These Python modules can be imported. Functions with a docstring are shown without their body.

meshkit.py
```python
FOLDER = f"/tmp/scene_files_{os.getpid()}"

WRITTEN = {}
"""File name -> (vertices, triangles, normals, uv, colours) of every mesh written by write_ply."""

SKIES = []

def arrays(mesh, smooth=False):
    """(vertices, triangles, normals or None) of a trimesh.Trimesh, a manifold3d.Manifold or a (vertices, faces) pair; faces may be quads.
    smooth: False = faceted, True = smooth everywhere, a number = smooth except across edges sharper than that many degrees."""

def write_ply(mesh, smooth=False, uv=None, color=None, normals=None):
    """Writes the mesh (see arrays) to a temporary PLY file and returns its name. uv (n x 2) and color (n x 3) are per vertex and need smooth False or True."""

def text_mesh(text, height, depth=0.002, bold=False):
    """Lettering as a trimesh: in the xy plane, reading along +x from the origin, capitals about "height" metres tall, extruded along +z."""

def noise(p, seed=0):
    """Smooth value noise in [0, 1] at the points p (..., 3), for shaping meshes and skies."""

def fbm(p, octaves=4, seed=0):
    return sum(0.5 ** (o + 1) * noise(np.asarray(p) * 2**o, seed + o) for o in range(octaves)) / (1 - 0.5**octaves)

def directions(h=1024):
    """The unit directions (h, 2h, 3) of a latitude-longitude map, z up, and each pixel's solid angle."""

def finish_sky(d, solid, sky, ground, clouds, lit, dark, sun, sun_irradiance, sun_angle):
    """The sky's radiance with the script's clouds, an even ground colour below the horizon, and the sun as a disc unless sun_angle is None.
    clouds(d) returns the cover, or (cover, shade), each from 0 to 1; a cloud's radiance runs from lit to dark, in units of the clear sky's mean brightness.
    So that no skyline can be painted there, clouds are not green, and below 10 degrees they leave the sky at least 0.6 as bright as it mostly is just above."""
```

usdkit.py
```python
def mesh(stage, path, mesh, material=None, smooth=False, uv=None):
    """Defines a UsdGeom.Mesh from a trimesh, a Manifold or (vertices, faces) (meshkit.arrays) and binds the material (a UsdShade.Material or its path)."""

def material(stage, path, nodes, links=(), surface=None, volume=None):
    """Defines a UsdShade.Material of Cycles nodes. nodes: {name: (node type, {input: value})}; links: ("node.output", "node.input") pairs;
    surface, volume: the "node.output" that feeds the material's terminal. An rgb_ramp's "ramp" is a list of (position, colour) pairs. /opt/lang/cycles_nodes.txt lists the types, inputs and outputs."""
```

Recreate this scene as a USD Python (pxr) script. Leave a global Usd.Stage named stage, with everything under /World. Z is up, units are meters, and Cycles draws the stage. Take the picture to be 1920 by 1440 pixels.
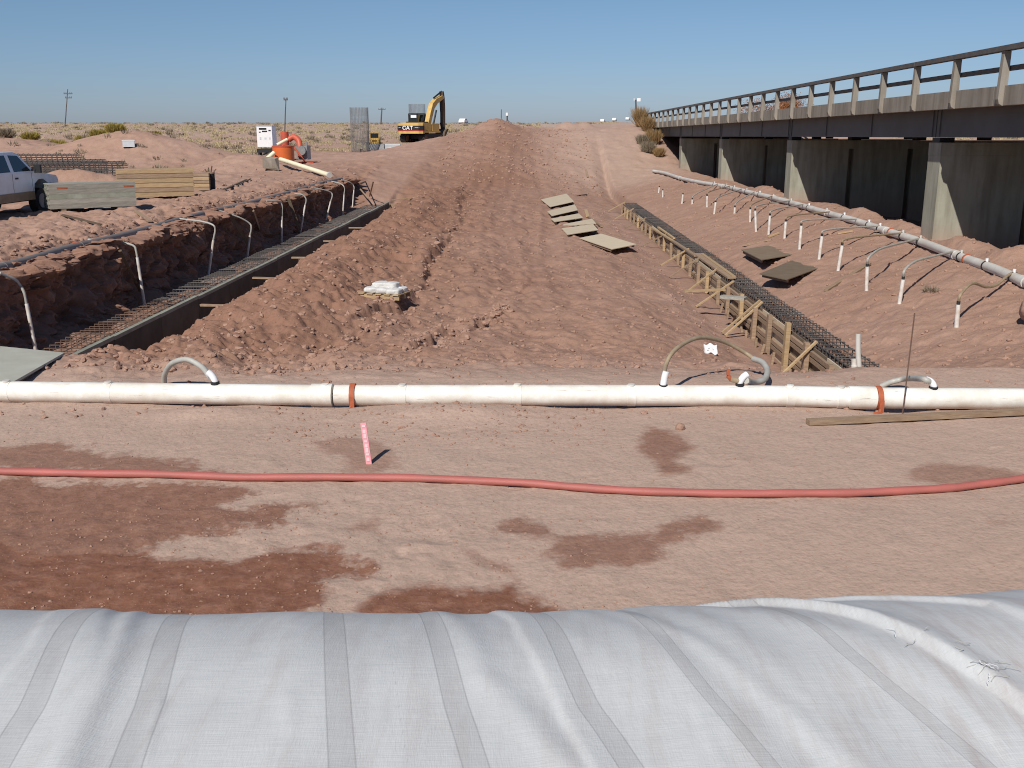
import math, random
import numpy as np, trimesh, shapely, usdkit, meshkit
from pxr import Usd, UsdGeom, UsdLux, UsdShade, Gf, Sdf, Vt

random.seed(7)
RNG = np.random.default_rng(7)
stage = Usd.Stage.CreateInMemory()
UsdGeom.SetStageUpAxis(stage, UsdGeom.Tokens.z)
UsdGeom.SetStageMetersPerUnit(stage, 1.0)
UsdGeom.Xform.Define(stage, '/World')
UsdGeom.Scope.Define(stage, '/World/Looks')

# ------------------------------------------------------------------ camera, sky, sun, exposure
F, PITCH, ZC = 1884.0, math.radians(14.41), 2.8
cam = UsdGeom.Camera.Define(stage, '/World/camera')
cam.AddTranslateOp().Set(Gf.Vec3d(0, 0, ZC))
cam.AddRotateXOp().Set(90 - math.degrees(PITCH))
cam.CreateHorizontalApertureAttr(36.0)
cam.CreateVerticalApertureAttr(27.0)
cam.CreateFocalLengthAttr(36.0 * F / 1920)
cam.CreateClippingRangeAttr(Gf.Vec2f(0.05, 20000))
cam.CreateExposureAttr(0.0)
SUN_AZ, SUN_EL = math.radians(23), math.radians(42)      # shadows run away from the camera and to the right
SUN = np.array([-math.sin(SUN_AZ) * math.cos(SUN_EL), -math.cos(SUN_AZ) * math.cos(SUN_EL), math.sin(SUN_EL)])
SKY_STRENGTH, SUN_INTENSITY = 0.074, 1.2
sky_mat = usdkit.material(stage, '/World/Looks/sky_look', {
    's': ('sky_texture', dict(sky_type='single_scattering', sun_disc=False, sun_elevation=SUN_EL,
                              sun_rotation=math.atan2(SUN[0], SUN[1]), altitude=1500.0, air_density=1.0,
                              aerosol_density=1.05, ozone_density=1.6)),
    'c': ('texture_coordinate', {}), 'z': ('separate_xyz', {}), 'e': ('map_range', dict(from_min=0.0, from_max=0.11, clamp=True)),
    'g': ('mix', dict(color1=(0.60, 0.705, 1.03), color2=(0.69, 0.83, 0.985))), 't': ('mix', dict(mix_type='multiply', fac=1.0)),
    'b': ('background_shader', dict(strength=SKY_STRENGTH))}, [('c.generated', 'z.vector'), ('z.z', 'e.value'), ('e.result', 'g.fac'), ('g.color', 't.color2'), ('s.color', 't.color1'), ('t.color', 'b.color')], surface='b.background')
dome = UsdLux.DomeLight.Define(stage, '/World/sky')
dome.GetPrim().SetCustomDataByKey('kind', 'structure')
UsdShade.MaterialBindingAPI.Apply(dome.GetPrim()).Bind(sky_mat)
sun = UsdLux.DistantLight.Define(stage, '/World/sun')
sun.CreateNormalizeAttr(True)
sun.CreateIntensityAttr(SUN_INTENSITY)
sun.CreateAngleAttr(0.5)
sun.CreateColorAttr(Gf.Vec3f(1.0, 0.955, 0.89))
zax = SUN
xax = np.cross([0, 0, 1], zax); xax /= np.linalg.norm(xax)
yax = np.cross(zax, xax)
m4 = Gf.Matrix4d(*[float(v) for v in (*xax, 0, *yax, 0, *zax, 0, 0, 0, 0, 1)])
sun.AddTransformOp().Set(m4)

# ------------------------------------------------------------------ helpers
USED = {}
def numbered(parent, name):
    k = USED.get((parent, name), 0); USED[(parent, name)] = k + 1
    return f'{parent}/{name}' if k == 0 else f'{parent}/{name}_{k:03d}'

class Thing:
    def __init__(self, path, base): self.path, self.base = path, np.asarray(base, float)

def tag(prim, label=None, cat=None, group=None, kind=None):
    for k, v in (('label', label), ('category', cat), ('group', group), ('kind', kind)):
        if v: prim.SetCustomDataByKey(k, v)

def thing(name, label, cat, base=(0, 0, 0), rz=0.0, group=None, kind=None):
    p = numbered('/World', name)
    x = UsdGeom.Xform.Define(stage, p)
    x.AddTranslateOp().Set(Gf.Vec3d(*map(float, base)))
    if rz: x.AddRotateZOp().Set(math.degrees(rz))
    tag(x.GetPrim(), label, cat, group, kind)
    return Thing(p, base)

def clone(src, loc, rz, label, cat, group=None):
    p = numbered('/World', src.path.split('/')[-1].rstrip('0123456789').rstrip('_'))
    x = UsdGeom.Xform.Define(stage, p)
    x.GetPrim().GetReferences().AddInternalReference(src.path)
    x.GetPrim().SetInstanceable(True)
    x.ClearXformOpOrder()
    x.AddTranslateOp().Set(Gf.Vec3d(*map(float, loc)))
    x.AddRotateZOp().Set(math.degrees(rz))
    tag(x.GetPrim(), label, cat, group)
    return Thing(p, loc)

def part(t, name, mesh, mat, world=True, smooth=False, label=None, kind=None):
    """A mesh under the thing (or part) t. Coordinates are the world's unless world is False."""
    v, f = (np.array(mesh.vertices), np.array(mesh.faces)) if hasattr(mesh, 'vertices') else mesh
    if world: v = v - t.base
    p = numbered(t.path, name)
    usdkit.mesh(stage, p, (v, f), mat, smooth=smooth)
    if label or kind: tag(stage.GetPrimAtPath(p), label, None, None, kind)
    return Thing(p, t.base)

def solo(name, mesh, mat, label=None, cat=None, smooth=False, group=None, kind=None, prim=None):
    p = numbered('/World', name)
    m = usdkit.mesh(stage, p, mesh, mat, smooth=smooth)
    tag(m.GetPrim(), label, cat, group, kind)
    return m

def cat_(ms):
    return trimesh.util.concatenate([m for m in ms])

def box(c, s, rz=0.0):
    b = trimesh.creation.box(extents=s)
    if rz: b.apply_transform(trimesh.transformations.rotation_matrix(rz, [0, 0, 1]))
    b.apply_translation(c)
    return b

def beam(p, q, w, h, up=(0, 0, 1)):
    """A board from p to q, w wide across and h thick towards up."""
    p, q = np.asarray(p, float), np.asarray(q, float)
    d = q - p; L = np.linalg.norm(d); d /= L
    s = np.cross(d, up); n = np.linalg.norm(s)
    s = np.array([1.0, 0, 0]) if n < 1e-6 else s / n
    u = np.cross(s, d)
    v = []
    for a in (0, L):
        for b, c in ((-1, -1), (1, -1), (1, 1), (-1, 1)):
            v.append(p + d * a + s * b * w / 2 + u * c * h / 2)
    f = [[0, 1, 2], [0, 2, 3], [4, 6, 5], [4, 7, 6], [0, 5, 1], [0, 4, 5], [1, 6, 2], [1, 5, 6], [2, 7, 3], [2, 6, 7], [3, 4, 0], [3, 7, 4]]
    m = trimesh.Trimesh(np.array(v), np.array(f), process=False)
    m.fix_normals()
    return m

def spline(pts, n=8):
    P = np.asarray(pts, float)
    P = np.vstack([2 * P[0] - P[1], P, 2 * P[-1] - P[-2]])
    out = []
    for i in range(1, len(P) - 2):
        t = np.linspace(0, 1, n, endpoint=False)[:, None]
        a, b, c, d = P[i - 1], P[i], P[i + 1], P[i + 2]
        out.append(0.5 * (2 * b + (c - a) * t + (2 * a - 5 * b + 4 * c - d) * t**2 + (3 * b - a - 3 * c + d) * t**3))
    out.append(P[-2][None])
    return np.vstack(out)

def tube(pts, r, sides=8, caps=True, flat=1.0):
    P = np.asarray(pts, float); n = len(P)
    r = np.broadcast_to(np.asarray(r, float), n)
    T = np.gradient(P, axis=0); T /= np.maximum(np.linalg.norm(T, axis=1, keepdims=True), 1e-9)
    ref = np.array([0, 0, 1.0]) if abs(T[0, 2]) < 0.9 else np.array([1.0, 0, 0])
    N = np.zeros_like(P); u = np.cross(ref, T[0]); N[0] = u / np.linalg.norm(u)
    for i in range(1, n):
        u = N[i - 1] - T[i] * (N[i - 1] @ T[i]); N[i] = u / max(np.linalg.norm(u), 1e-9)
    B = np.cross(T, N)
    a = np.linspace(0, 2 * np.pi, sides, endpoint=False)
    V = P[:, None] + r[:, None, None] * (np.cos(a)[None, :, None] * N[:, None] + flat * np.sin(a)[None, :, None] * B[:, None])
    V = V.reshape(-1, 3)
    i, j = np.meshgrid(np.arange(n - 1), np.arange(sides), indexing='ij')
    A, Bq = i * sides + j, i * sides + (j + 1) % sides
    f = np.concatenate([np.stack([A, Bq, Bq + sides], -1).reshape(-1, 3), np.stack([A, Bq + sides, A + sides], -1).reshape(-1, 3)])
    if caps:
        V = np.vstack([V, P[0], P[-1]]); c0, c1 = len(V) - 2, len(V) - 1
        k = np.arange(sides)
        f = np.vstack([f, np.stack([np.full(sides, c0), (k + 1) % sides, k], -1), np.stack([np.full(sides, c1), (n - 1) * sides + k, (n - 1) * sides + (k + 1) % sides], -1)])
    return trimesh.Trimesh(V, f, process=False)

def cyl(p, q, r, sides=12, r2=None):
    return tube([p, q], [r, r if r2 is None else r2], sides)

def extrude_x(poly_yz, x0, x1):
    """Prism of a polygon drawn in (y, z) between x0 and x1."""
    m = trimesh.creation.extrude_polygon(shapely.Polygon(poly_yz), x1 - x0, engine='earcut')
    v = np.array(m.vertices)
    m.vertices = np.stack([v[:, 2] + x0, v[:, 0], v[:, 1]], 1)
    m.fix_normals()
    return m

def extrude_y(poly_xz, y0, y1):
    m = trimesh.creation.extrude_polygon(shapely.Polygon(poly_xz), y1 - y0, engine='earcut')
    v = np.array(m.vertices)
    m.vertices = np.stack([v[:, 0], v[:, 2] + y0, v[:, 1]], 1)
    m.fix_normals()
    return m

def sm(a, b, x):
    t = np.clip((np.asarray(x, float) - a) / (b - a), 0, 1)
    return t * t * (3 - 2 * t)

CF, SF = math.cos(PITCH), math.sin(PITCH)
def ray(px, py):
    a, b = (px - 960) / F, (720 - py) / F
    d = np.array([a, CF + b * SF, -SF + b * CF])
    return d
def at_z(px, py, z):
    d = ray(px, py); return np.array([0, 0, ZC]) + d * (z - ZC) / d[2]
def at_y(px, py, y):
    d = ray(px, py); return np.array([0, 0, ZC]) + d * y / d[1]

# ------------------------------------------------------------------ materials
def mat(name, nodes, links, surface): return usdkit.material(stage, '/World/Looks/' + name, nodes, links, surface)
def plain(name, c1, c2=None, rough=0.6, scale=6.0, metallic=0.0, bump=0.0, bscale=60.0, stretch=(1, 1, 1), spec=0.4, vary=0.0):
    c2 = c2 or tuple(0.8 * x for x in c1)
    nodes = {'g': ('texture_coordinate', {}), 'mp': ('mapping', dict(scale=stretch)), 'n': ('noise_texture', dict(scale=scale, detail=5.0, roughness=0.6)),
             'r': ('rgb_ramp', {'ramp': [(0.3, c2), (0.7, c1)]}), 'p': ('principled_bsdf', dict(roughness=rough, metallic=metallic, specular_ior_level=spec)),
             'n2': ('noise_texture', dict(scale=bscale, detail=4.0)), 'b': ('bump', dict(strength=bump, distance=0.01)),
             'o': ('object_info', {}), 'mr': ('map_range', dict(to_min=1 - vary, to_max=1 + vary)), 'h': ('hsv', {})}
    links = [('g.object', 'mp.vector'), ('mp.vector', 'n.vector'), ('mp.vector', 'n2.vector'), ('n.fac', 'r.fac'), ('r.color', 'h.color'), ('o.random', 'mr.value'),
             ('mr.result', 'h.value'), ('h.color', 'p.base_color')]
    if bump: links += [('n2.fac', 'b.height'), ('b.normal', 'p.normal')]
    return mat(name, nodes, links, 'p.BSDF')

def soil_mat(name, attrs=True, damp=0.0):  # damp: share of dark brown mixed evenly into the colour, used for painted shade
    nodes = {
        'g': ('geometry', {}), 'o': ('noise_texture', dict(scale=0.22, detail=5.0, roughness=0.55)),
        'n2': ('noise_texture', dict(scale=2.6, detail=8.0, roughness=0.62)),
        'n3': ('noise_texture', dict(scale=26.0, detail=6.0, roughness=0.6)),
        'n4': ('noise_texture', dict(scale=9.0, detail=6.0, roughness=0.65)),
        'sp': ('voronoi_texture', dict(scale=38.0)), 'spr': ('rgb_ramp', {'ramp': [(0.0, (1, 1, 1)), (0.10, (0, 0, 0))]}),
        'r1': ('rgb_ramp', {'ramp': [(0.30, (0.300, 0.172, 0.120)), (0.52, (0.385, 0.240, 0.180)), (0.72, (0.445, 0.300, 0.235))]}),
        'add': ('math', dict(math_type='multiply_add', value2=0.5)),
        'pale': ('mix', dict(color2=(0.485, 0.372, 0.300))), 'red': ('mix', dict(color2=(0.225, 0.115, 0.074))),
        'wet': ('mix', {}), 'wr': ('rgb_ramp', {'ramp': [(0.25, (0.165, 0.07, 0.042)), (0.5, (0.21, 0.097, 0.062)), (0.75, (0.285, 0.15, 0.105))]}),
        'fine': ('mix', dict(mix_type='multiply', fac=0.6)), 'fr': ('rgb_ramp', {'ramp': [(0.28, (0.68, 0.66, 0.64)), (0.5, (1, 1, 1)), (0.75, (1.1, 1.1, 1.1))]}),
        'p': ('principled_bsdf', dict(roughness=0.95, specular_ior_level=0.15)),
        'hb': ('math', dict(math_type='multiply_add', value2=0.45)), 'b': ('bump', dict(strength=0.6, distance=0.025)),
    }
    links = [('g.position', x + '.vector') for x in ('o', 'n2', 'n3', 'n4', 'sp')]
    links += [('n2.fac', 'add.value1'), ('oo.value', 'add.value3'), ('o.fac', 'oo.value1'), ('add.value', 'r1.fac'),
              ('r1.color', 'pale.color1'), ('pale.color', 'red.color1'), ('red.color', 'wet.color1'), ('n4.fac', 'wr.fac'), ('wr.color', 'wet.color2'),
              ('wet.color', 'fine.color1'), ('n3.fac', 'fr.fac'), ('fr.color', 'fine.color2'), ('fine.color', 'p.base_color'),
              ('n3.fac', 'hb.value1'), ('n4.fac', 'hb.value3'), ('hb.value', 'b.height'), ('b.normal', 'p.normal')]
    nodes['oo'] = ('math', dict(math_type='multiply_add', value2=0.5, value3=0.0))
    if attrs:
        nodes.update({'aw': ('attribute', dict(attribute='wet')), 'ap': ('attribute', dict(attribute='pale')), 'ar': ('attribute', dict(attribute='red')),
                      'wn': ('math', dict(math_type='multiply_add', value2=0.9, value3=-0.45)), 'wn2': ('math', dict(math_type='multiply_add', value2=0.6, value3=-0.30)),
                      'wa': ('math', dict(math_type='add')), 'wb': ('math', dict(math_type='add')), 'wm': ('map_range', dict(from_min=-0.035, from_max=0.085, clamp=True)),
                      'an': ('attribute', dict(attribute='rag')), 'ws': ('math', dict(math_type='multiply')),
                      'wcap': ('math', dict(math_type='multiply'))})
        links += [('n2.fac', 'wn.value1'), ('n4.fac', 'wn2.value1'), ('wn.value', 'wa.value1'), ('wn2.value', 'wa.value2'), ('wa.value', 'ws.value1'), ('an.fac', 'ws.value2'),
                  ('ws.value', 'wb.value1'), ('aw.fac', 'wb.value2'), ('wb.value', 'wm.value'), ('wm.result', 'wcap.value1'), ('as_.fac', 'wcap.value2'), ('wcap.value', 'wet.fac'),
                  ('ap.fac', 'pale.fac'), ('ar.fac', 'red.fac')]
        nodes['as_'] = ('attribute', dict(attribute='wetness'))
    else:
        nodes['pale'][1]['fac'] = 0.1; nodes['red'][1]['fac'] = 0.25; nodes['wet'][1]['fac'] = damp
    return mat(name, nodes, links, 'p.BSDF')

M = {}
M['soil'] = soil_mat('soil_look')
M['clod'] = soil_mat('clod_look', attrs=False)
M['shaded_cut_soil'] = soil_mat('shaded_cut_soil_look', attrs=False, damp=0.42)  # bank shade put into the soil colour; damp only sets how dark

def wood_mat(name, c1, c2, vary=0.12, grain=(1.5, 14, 14)):
    return plain(name, c1, c2, rough=0.8, scale=2.2, stretch=grain, bump=0.3, bscale=5.0, spec=0.25, vary=vary)
M['wood'] = wood_mat('new_lumber_look', (0.47, 0.34, 0.195), (0.33, 0.225, 0.125))
M['wood_old'] = wood_mat('weathered_lumber_look', (0.37, 0.265, 0.18), (0.23, 0.155, 0.1))
M['wood_grey'] = wood_mat('grey_lumber_look', (0.36, 0.34, 0.29), (0.24, 0.225, 0.19))
M['wood_dark'] = wood_mat('stained_form_look', (0.17, 0.125, 0.085), (0.09, 0.065, 0.045))
M['ply'] = plain('plywood_look', (0.60, 0.51, 0.37), (0.50, 0.41, 0.29), rough=0.8, scale=3.0, stretch=(1, 4, 1), spec=0.2, vary=0.1)
M['ply_grey'] = plain('grey_plywood_look', (0.44, 0.44, 0.37), (0.37, 0.36, 0.30), rough=0.75, scale=2.0, spec=0.2)
M['ply_dark'] = plain('brown_plywood_look', (0.215, 0.165, 0.115), (0.15, 0.11, 0.075), rough=0.8, scale=2.5, stretch=(1, 3, 1), spec=0.2, vary=0.15)
M['form_face'] = plain('form_face_look', (0.10, 0.088, 0.068), (0.06, 0.052, 0.042), rough=0.8, scale=2.5, spec=0.2, vary=0.2)
M['form_edge'] = plain('form_edge_look', (0.30, 0.31, 0.25), (0.2, 0.2, 0.16), rough=0.8, scale=3.0, spec=0.2, vary=0.1)
M['pvc_white'] = plain('white_pipe_look', (0.80, 0.78, 0.73), (0.66, 0.61, 0.54), rough=0.42, scale=1.3, stretch=(0.6, 5, 5), spec=0.45)
M['riser'] = plain('riser_look', (0.77, 0.755, 0.72), (0.50, 0.42, 0.35), rough=0.5, scale=5)
M['pvc_grey'] = plain('grey_pipe_look', (0.60, 0.58, 0.54), (0.46, 0.42, 0.37), rough=0.55, scale=2.0, bump=0.1)
M['pipe_dark'] = plain('dark_pipe_look', (0.155, 0.15, 0.15), (0.22, 0.175, 0.15), rough=0.6, scale=3.0)
M['hose'] = plain('grey_hose_look', (0.43, 0.425, 0.385), (0.34, 0.325, 0.285), rough=0.5, scale=9.0)
M['hose_tan'] = plain('tan_hose_look', (0.37, 0.29, 0.19), (0.26, 0.195, 0.125), rough=0.5, scale=9.0)
M['rubber'] = plain('black_rubber_look', (0.022, 0.022, 0.024), rough=0.75)
M['orange'] = plain('orange_strap_look', (0.46, 0.115, 0.045), (0.30, 0.085, 0.04), rough=0.7, scale=20.0)
M['red_hose'] = plain('red_hose_look', (0.43, 0.125, 0.105), (0.33, 0.11, 0.088), rough=0.55, scale=4.0, stretch=(0.7, 4, 4), bump=0.25, bscale=70)
M['steel'] = plain('rebar_look', (0.105, 0.10, 0.10), (0.075, 0.062, 0.052), rough=0.65, scale=5.0, metallic=0.2)
M['rust'] = plain('rusty_bar_look', (0.17, 0.10, 0.068), (0.09, 0.055, 0.042), rough=0.8, scale=7.0)
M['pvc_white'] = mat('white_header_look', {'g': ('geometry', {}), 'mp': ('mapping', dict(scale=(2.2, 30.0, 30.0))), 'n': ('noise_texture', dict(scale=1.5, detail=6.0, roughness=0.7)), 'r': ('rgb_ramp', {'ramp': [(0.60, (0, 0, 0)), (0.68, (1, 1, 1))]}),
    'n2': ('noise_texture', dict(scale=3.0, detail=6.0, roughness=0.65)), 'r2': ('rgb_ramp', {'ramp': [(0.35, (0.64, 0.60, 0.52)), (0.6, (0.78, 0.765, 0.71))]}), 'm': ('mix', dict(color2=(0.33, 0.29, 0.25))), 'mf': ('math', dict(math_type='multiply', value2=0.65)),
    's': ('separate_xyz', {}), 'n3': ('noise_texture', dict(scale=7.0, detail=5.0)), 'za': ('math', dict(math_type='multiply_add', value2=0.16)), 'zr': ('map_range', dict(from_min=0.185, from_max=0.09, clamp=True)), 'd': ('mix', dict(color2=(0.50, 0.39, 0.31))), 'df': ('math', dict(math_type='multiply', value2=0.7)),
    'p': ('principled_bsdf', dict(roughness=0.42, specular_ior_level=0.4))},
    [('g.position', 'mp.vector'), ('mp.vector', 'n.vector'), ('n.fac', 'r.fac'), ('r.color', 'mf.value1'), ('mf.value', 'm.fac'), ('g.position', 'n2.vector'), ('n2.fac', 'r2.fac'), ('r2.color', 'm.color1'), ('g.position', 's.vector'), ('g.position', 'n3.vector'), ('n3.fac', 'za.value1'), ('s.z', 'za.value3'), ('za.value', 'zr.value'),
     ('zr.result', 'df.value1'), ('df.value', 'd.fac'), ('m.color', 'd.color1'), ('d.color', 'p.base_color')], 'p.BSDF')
def concrete(name, a, b, lo, rough=0.9):
    """Board-formed concrete, reddish with silt near the ground."""
    nodes = {'g': ('geometry', {}), 's': ('separate_xyz', {}), 'n': ('noise_texture', dict(scale=0.9, detail=8.0, roughness=0.65)),
             'mp': ('mapping', dict(scale=(3.0, 3.0, 0.35))), 'n5': ('noise_texture', dict(scale=1.3, detail=6.0, roughness=0.6)),
             'r': ('rgb_ramp', {'ramp': [(0.3, b), (0.7, a)]}), 'st': ('rgb_ramp', {'ramp': [(0.36, (0.64, 0.62, 0.59)), (0.6, (1, 1, 1))]}), 'x': ('mix', dict(mix_type='multiply', fac=0.8)),
             'mr': ('map_range', dict(from_min=0.35, from_max=-0.55, clamp=True)), 'm': ('mix', dict(color2=lo)), 'mm': ('math', dict(math_type='multiply', value2=0.75)),
             'n2': ('noise_texture', dict(scale=30.0, detail=6.0)), 'bp': ('bump', dict(strength=0.35, distance=0.01)), 'p': ('principled_bsdf', dict(roughness=rough, specular_ior_level=0.2))}
    links = [('g.position', 'n.vector'), ('g.position', 's.vector'), ('g.position', 'mp.vector'), ('mp.vector', 'n5.vector'), ('g.position', 'n2.vector'), ('n.fac', 'r.fac'), ('n5.fac', 'st.fac'), ('r.color', 'x.color1'), ('st.color', 'x.color2'),
             ('s.z', 'mr.value'), ('mr.result', 'mm.value1'), ('mm.value', 'm.fac'), ('x.color', 'm.color1'), ('m.color', 'p.base_color'), ('n2.fac', 'bp.height'), ('bp.normal', 'p.normal')]
    return mat(name, nodes, links, 'p.BSDF')
M['pier'] = concrete('pier_concrete_look', (0.38, 0.37, 0.30), (0.30, 0.29, 0.235), (0.37, 0.25, 0.19))
M['deck'] = concrete('deck_concrete_look', (0.33, 0.295, 0.245), (0.245, 0.215, 0.18), (0.33, 0.295, 0.245))
M['post'] = concrete('rail_post_look', (0.33, 0.30, 0.255), (0.24, 0.21, 0.175), (0.3, 0.28, 0.24))
M['girder'] = plain('girder_look', (0.115, 0.118, 0.12), (0.085, 0.088, 0.09), rough=0.6, scale=1.0, spec=0.3)
M['rail'] = plain('rail_bar_look', (0.125, 0.11, 0.10), (0.085, 0.075, 0.068), rough=0.65)
M['asphalt'] = plain('asphalt_look', (0.06, 0.058, 0.055), (0.045, 0.044, 0.042), rough=0.9)
M['truck'] = plain('truck_paint_look', (0.76, 0.77, 0.78), (0.60, 0.56, 0.52), rough=0.25, spec=0.5, scale=1.0)
M['tan_paint'] = plain('tan_paint_look', (0.26, 0.19, 0.12), (0.2, 0.14, 0.09), rough=0.5)
M['glass'] = plain('dark_glass_look', (0.012, 0.016, 0.018), rough=0.08, spec=0.6)
M['black'] = plain('black_part_look', (0.018, 0.018, 0.02), rough=0.6)
M['chrome'] = plain('bright_metal_look', (0.6, 0.6, 0.6), rough=0.25, metallic=0.9)
M['yellow'] = plain('machine_yellow_look', (0.66, 0.43, 0.10), (0.46, 0.30, 0.12), rough=0.55, scale=3.0)
M['stripe_red'] = plain('red_stripe_look', (0.30, 0.045, 0.03), rough=0.5)
M['white'] = plain('white_paint_look', (0.80, 0.80, 0.79), (0.74, 0.73, 0.71), rough=0.45, scale=2.0)
M['tank'] = plain('orange_tank_look', (0.66, 0.13, 0.025), (0.47, 0.12, 0.045), rough=0.4, scale=2.0)
M['pump_red'] = plain('pump_red_look', (0.55, 0.10, 0.05), (0.42, 0.085, 0.05), rough=0.5, scale=3.0)
M['cream'] = plain('cream_pipe_look', (0.78, 0.74, 0.53), (0.70, 0.64, 0.45), rough=0.5, scale=2.0)
M['grey_metal'] = plain('grey_metal_look', (0.30, 0.30, 0.30), (0.22, 0.21, 0.2), rough=0.5, metallic=0.3)
M['pale'] = plain('pale_sheet_look', (0.55, 0.58, 0.60), (0.48, 0.5, 0.52), rough=0.6)
M['bag'] = plain('white_bag_look', (0.66, 0.65, 0.62), (0.5, 0.48, 0.45), rough=0.7, scale=14.0, bump=0.4, bscale=30)
M['paper'] = plain('white_paper_look', (0.82, 0.82, 0.83), rough=0.7)
M['grey_print'] = plain('grey_print_look', (0.30, 0.30, 0.32), rough=0.7)
M['pink'] = plain('pink_stake_look', (0.80, 0.36, 0.40), (0.74, 0.30, 0.34), rough=0.7, scale=20)
M['pink_pale'] = plain('pink_pale_look', (0.86, 0.62, 0.64), rough=0.7)
def leaf_mat(name, c1, c2):
    return mat(name, {'g': ('geometry', {}), 'r': ('rgb_ramp', {'ramp': [(0, c1), (1, c2)]}), 'd': ('principled_bsdf', dict(roughness=0.8, specular_ior_level=0.2)),
                      't': ('translucent_bsdf', {}), 'm': ('mix_closure', dict(fac=0.25))},
               [('g.random_per_island', 'r.fac'), ('r.color', 'd.base_color'), ('r.color', 't.color'), ('d.BSDF', 'm.closure1'), ('t.BSDF', 'm.closure2')], 'm.closure')
M['leaf_yellow'] = leaf_mat('yellow_brush_look', (0.34, 0.27, 0.07), (0.22, 0.20, 0.06))
M['leaf_dry'] = leaf_mat('dry_brush_look', (0.33, 0.215, 0.10), (0.23, 0.16, 0.08))
M['leaf_grey'] = leaf_mat('grey_brush_look', (0.27, 0.22, 0.155), (0.36, 0.295, 0.205))
M['leaf_orange'] = leaf_mat('orange_leaf_look', (0.34, 0.15, 0.06), (0.25, 0.12, 0.055))
M['grass'] = leaf_mat('straw_grass_look', (0.49, 0.41, 0.23), (0.37, 0.31, 0.16))
M['bark'] = plain('bark_look', (0.12, 0.085, 0.06), rough=0.9)
M['pole'] = plain('pole_look', (0.13, 0.11, 0.10), rough=0.85)

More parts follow.
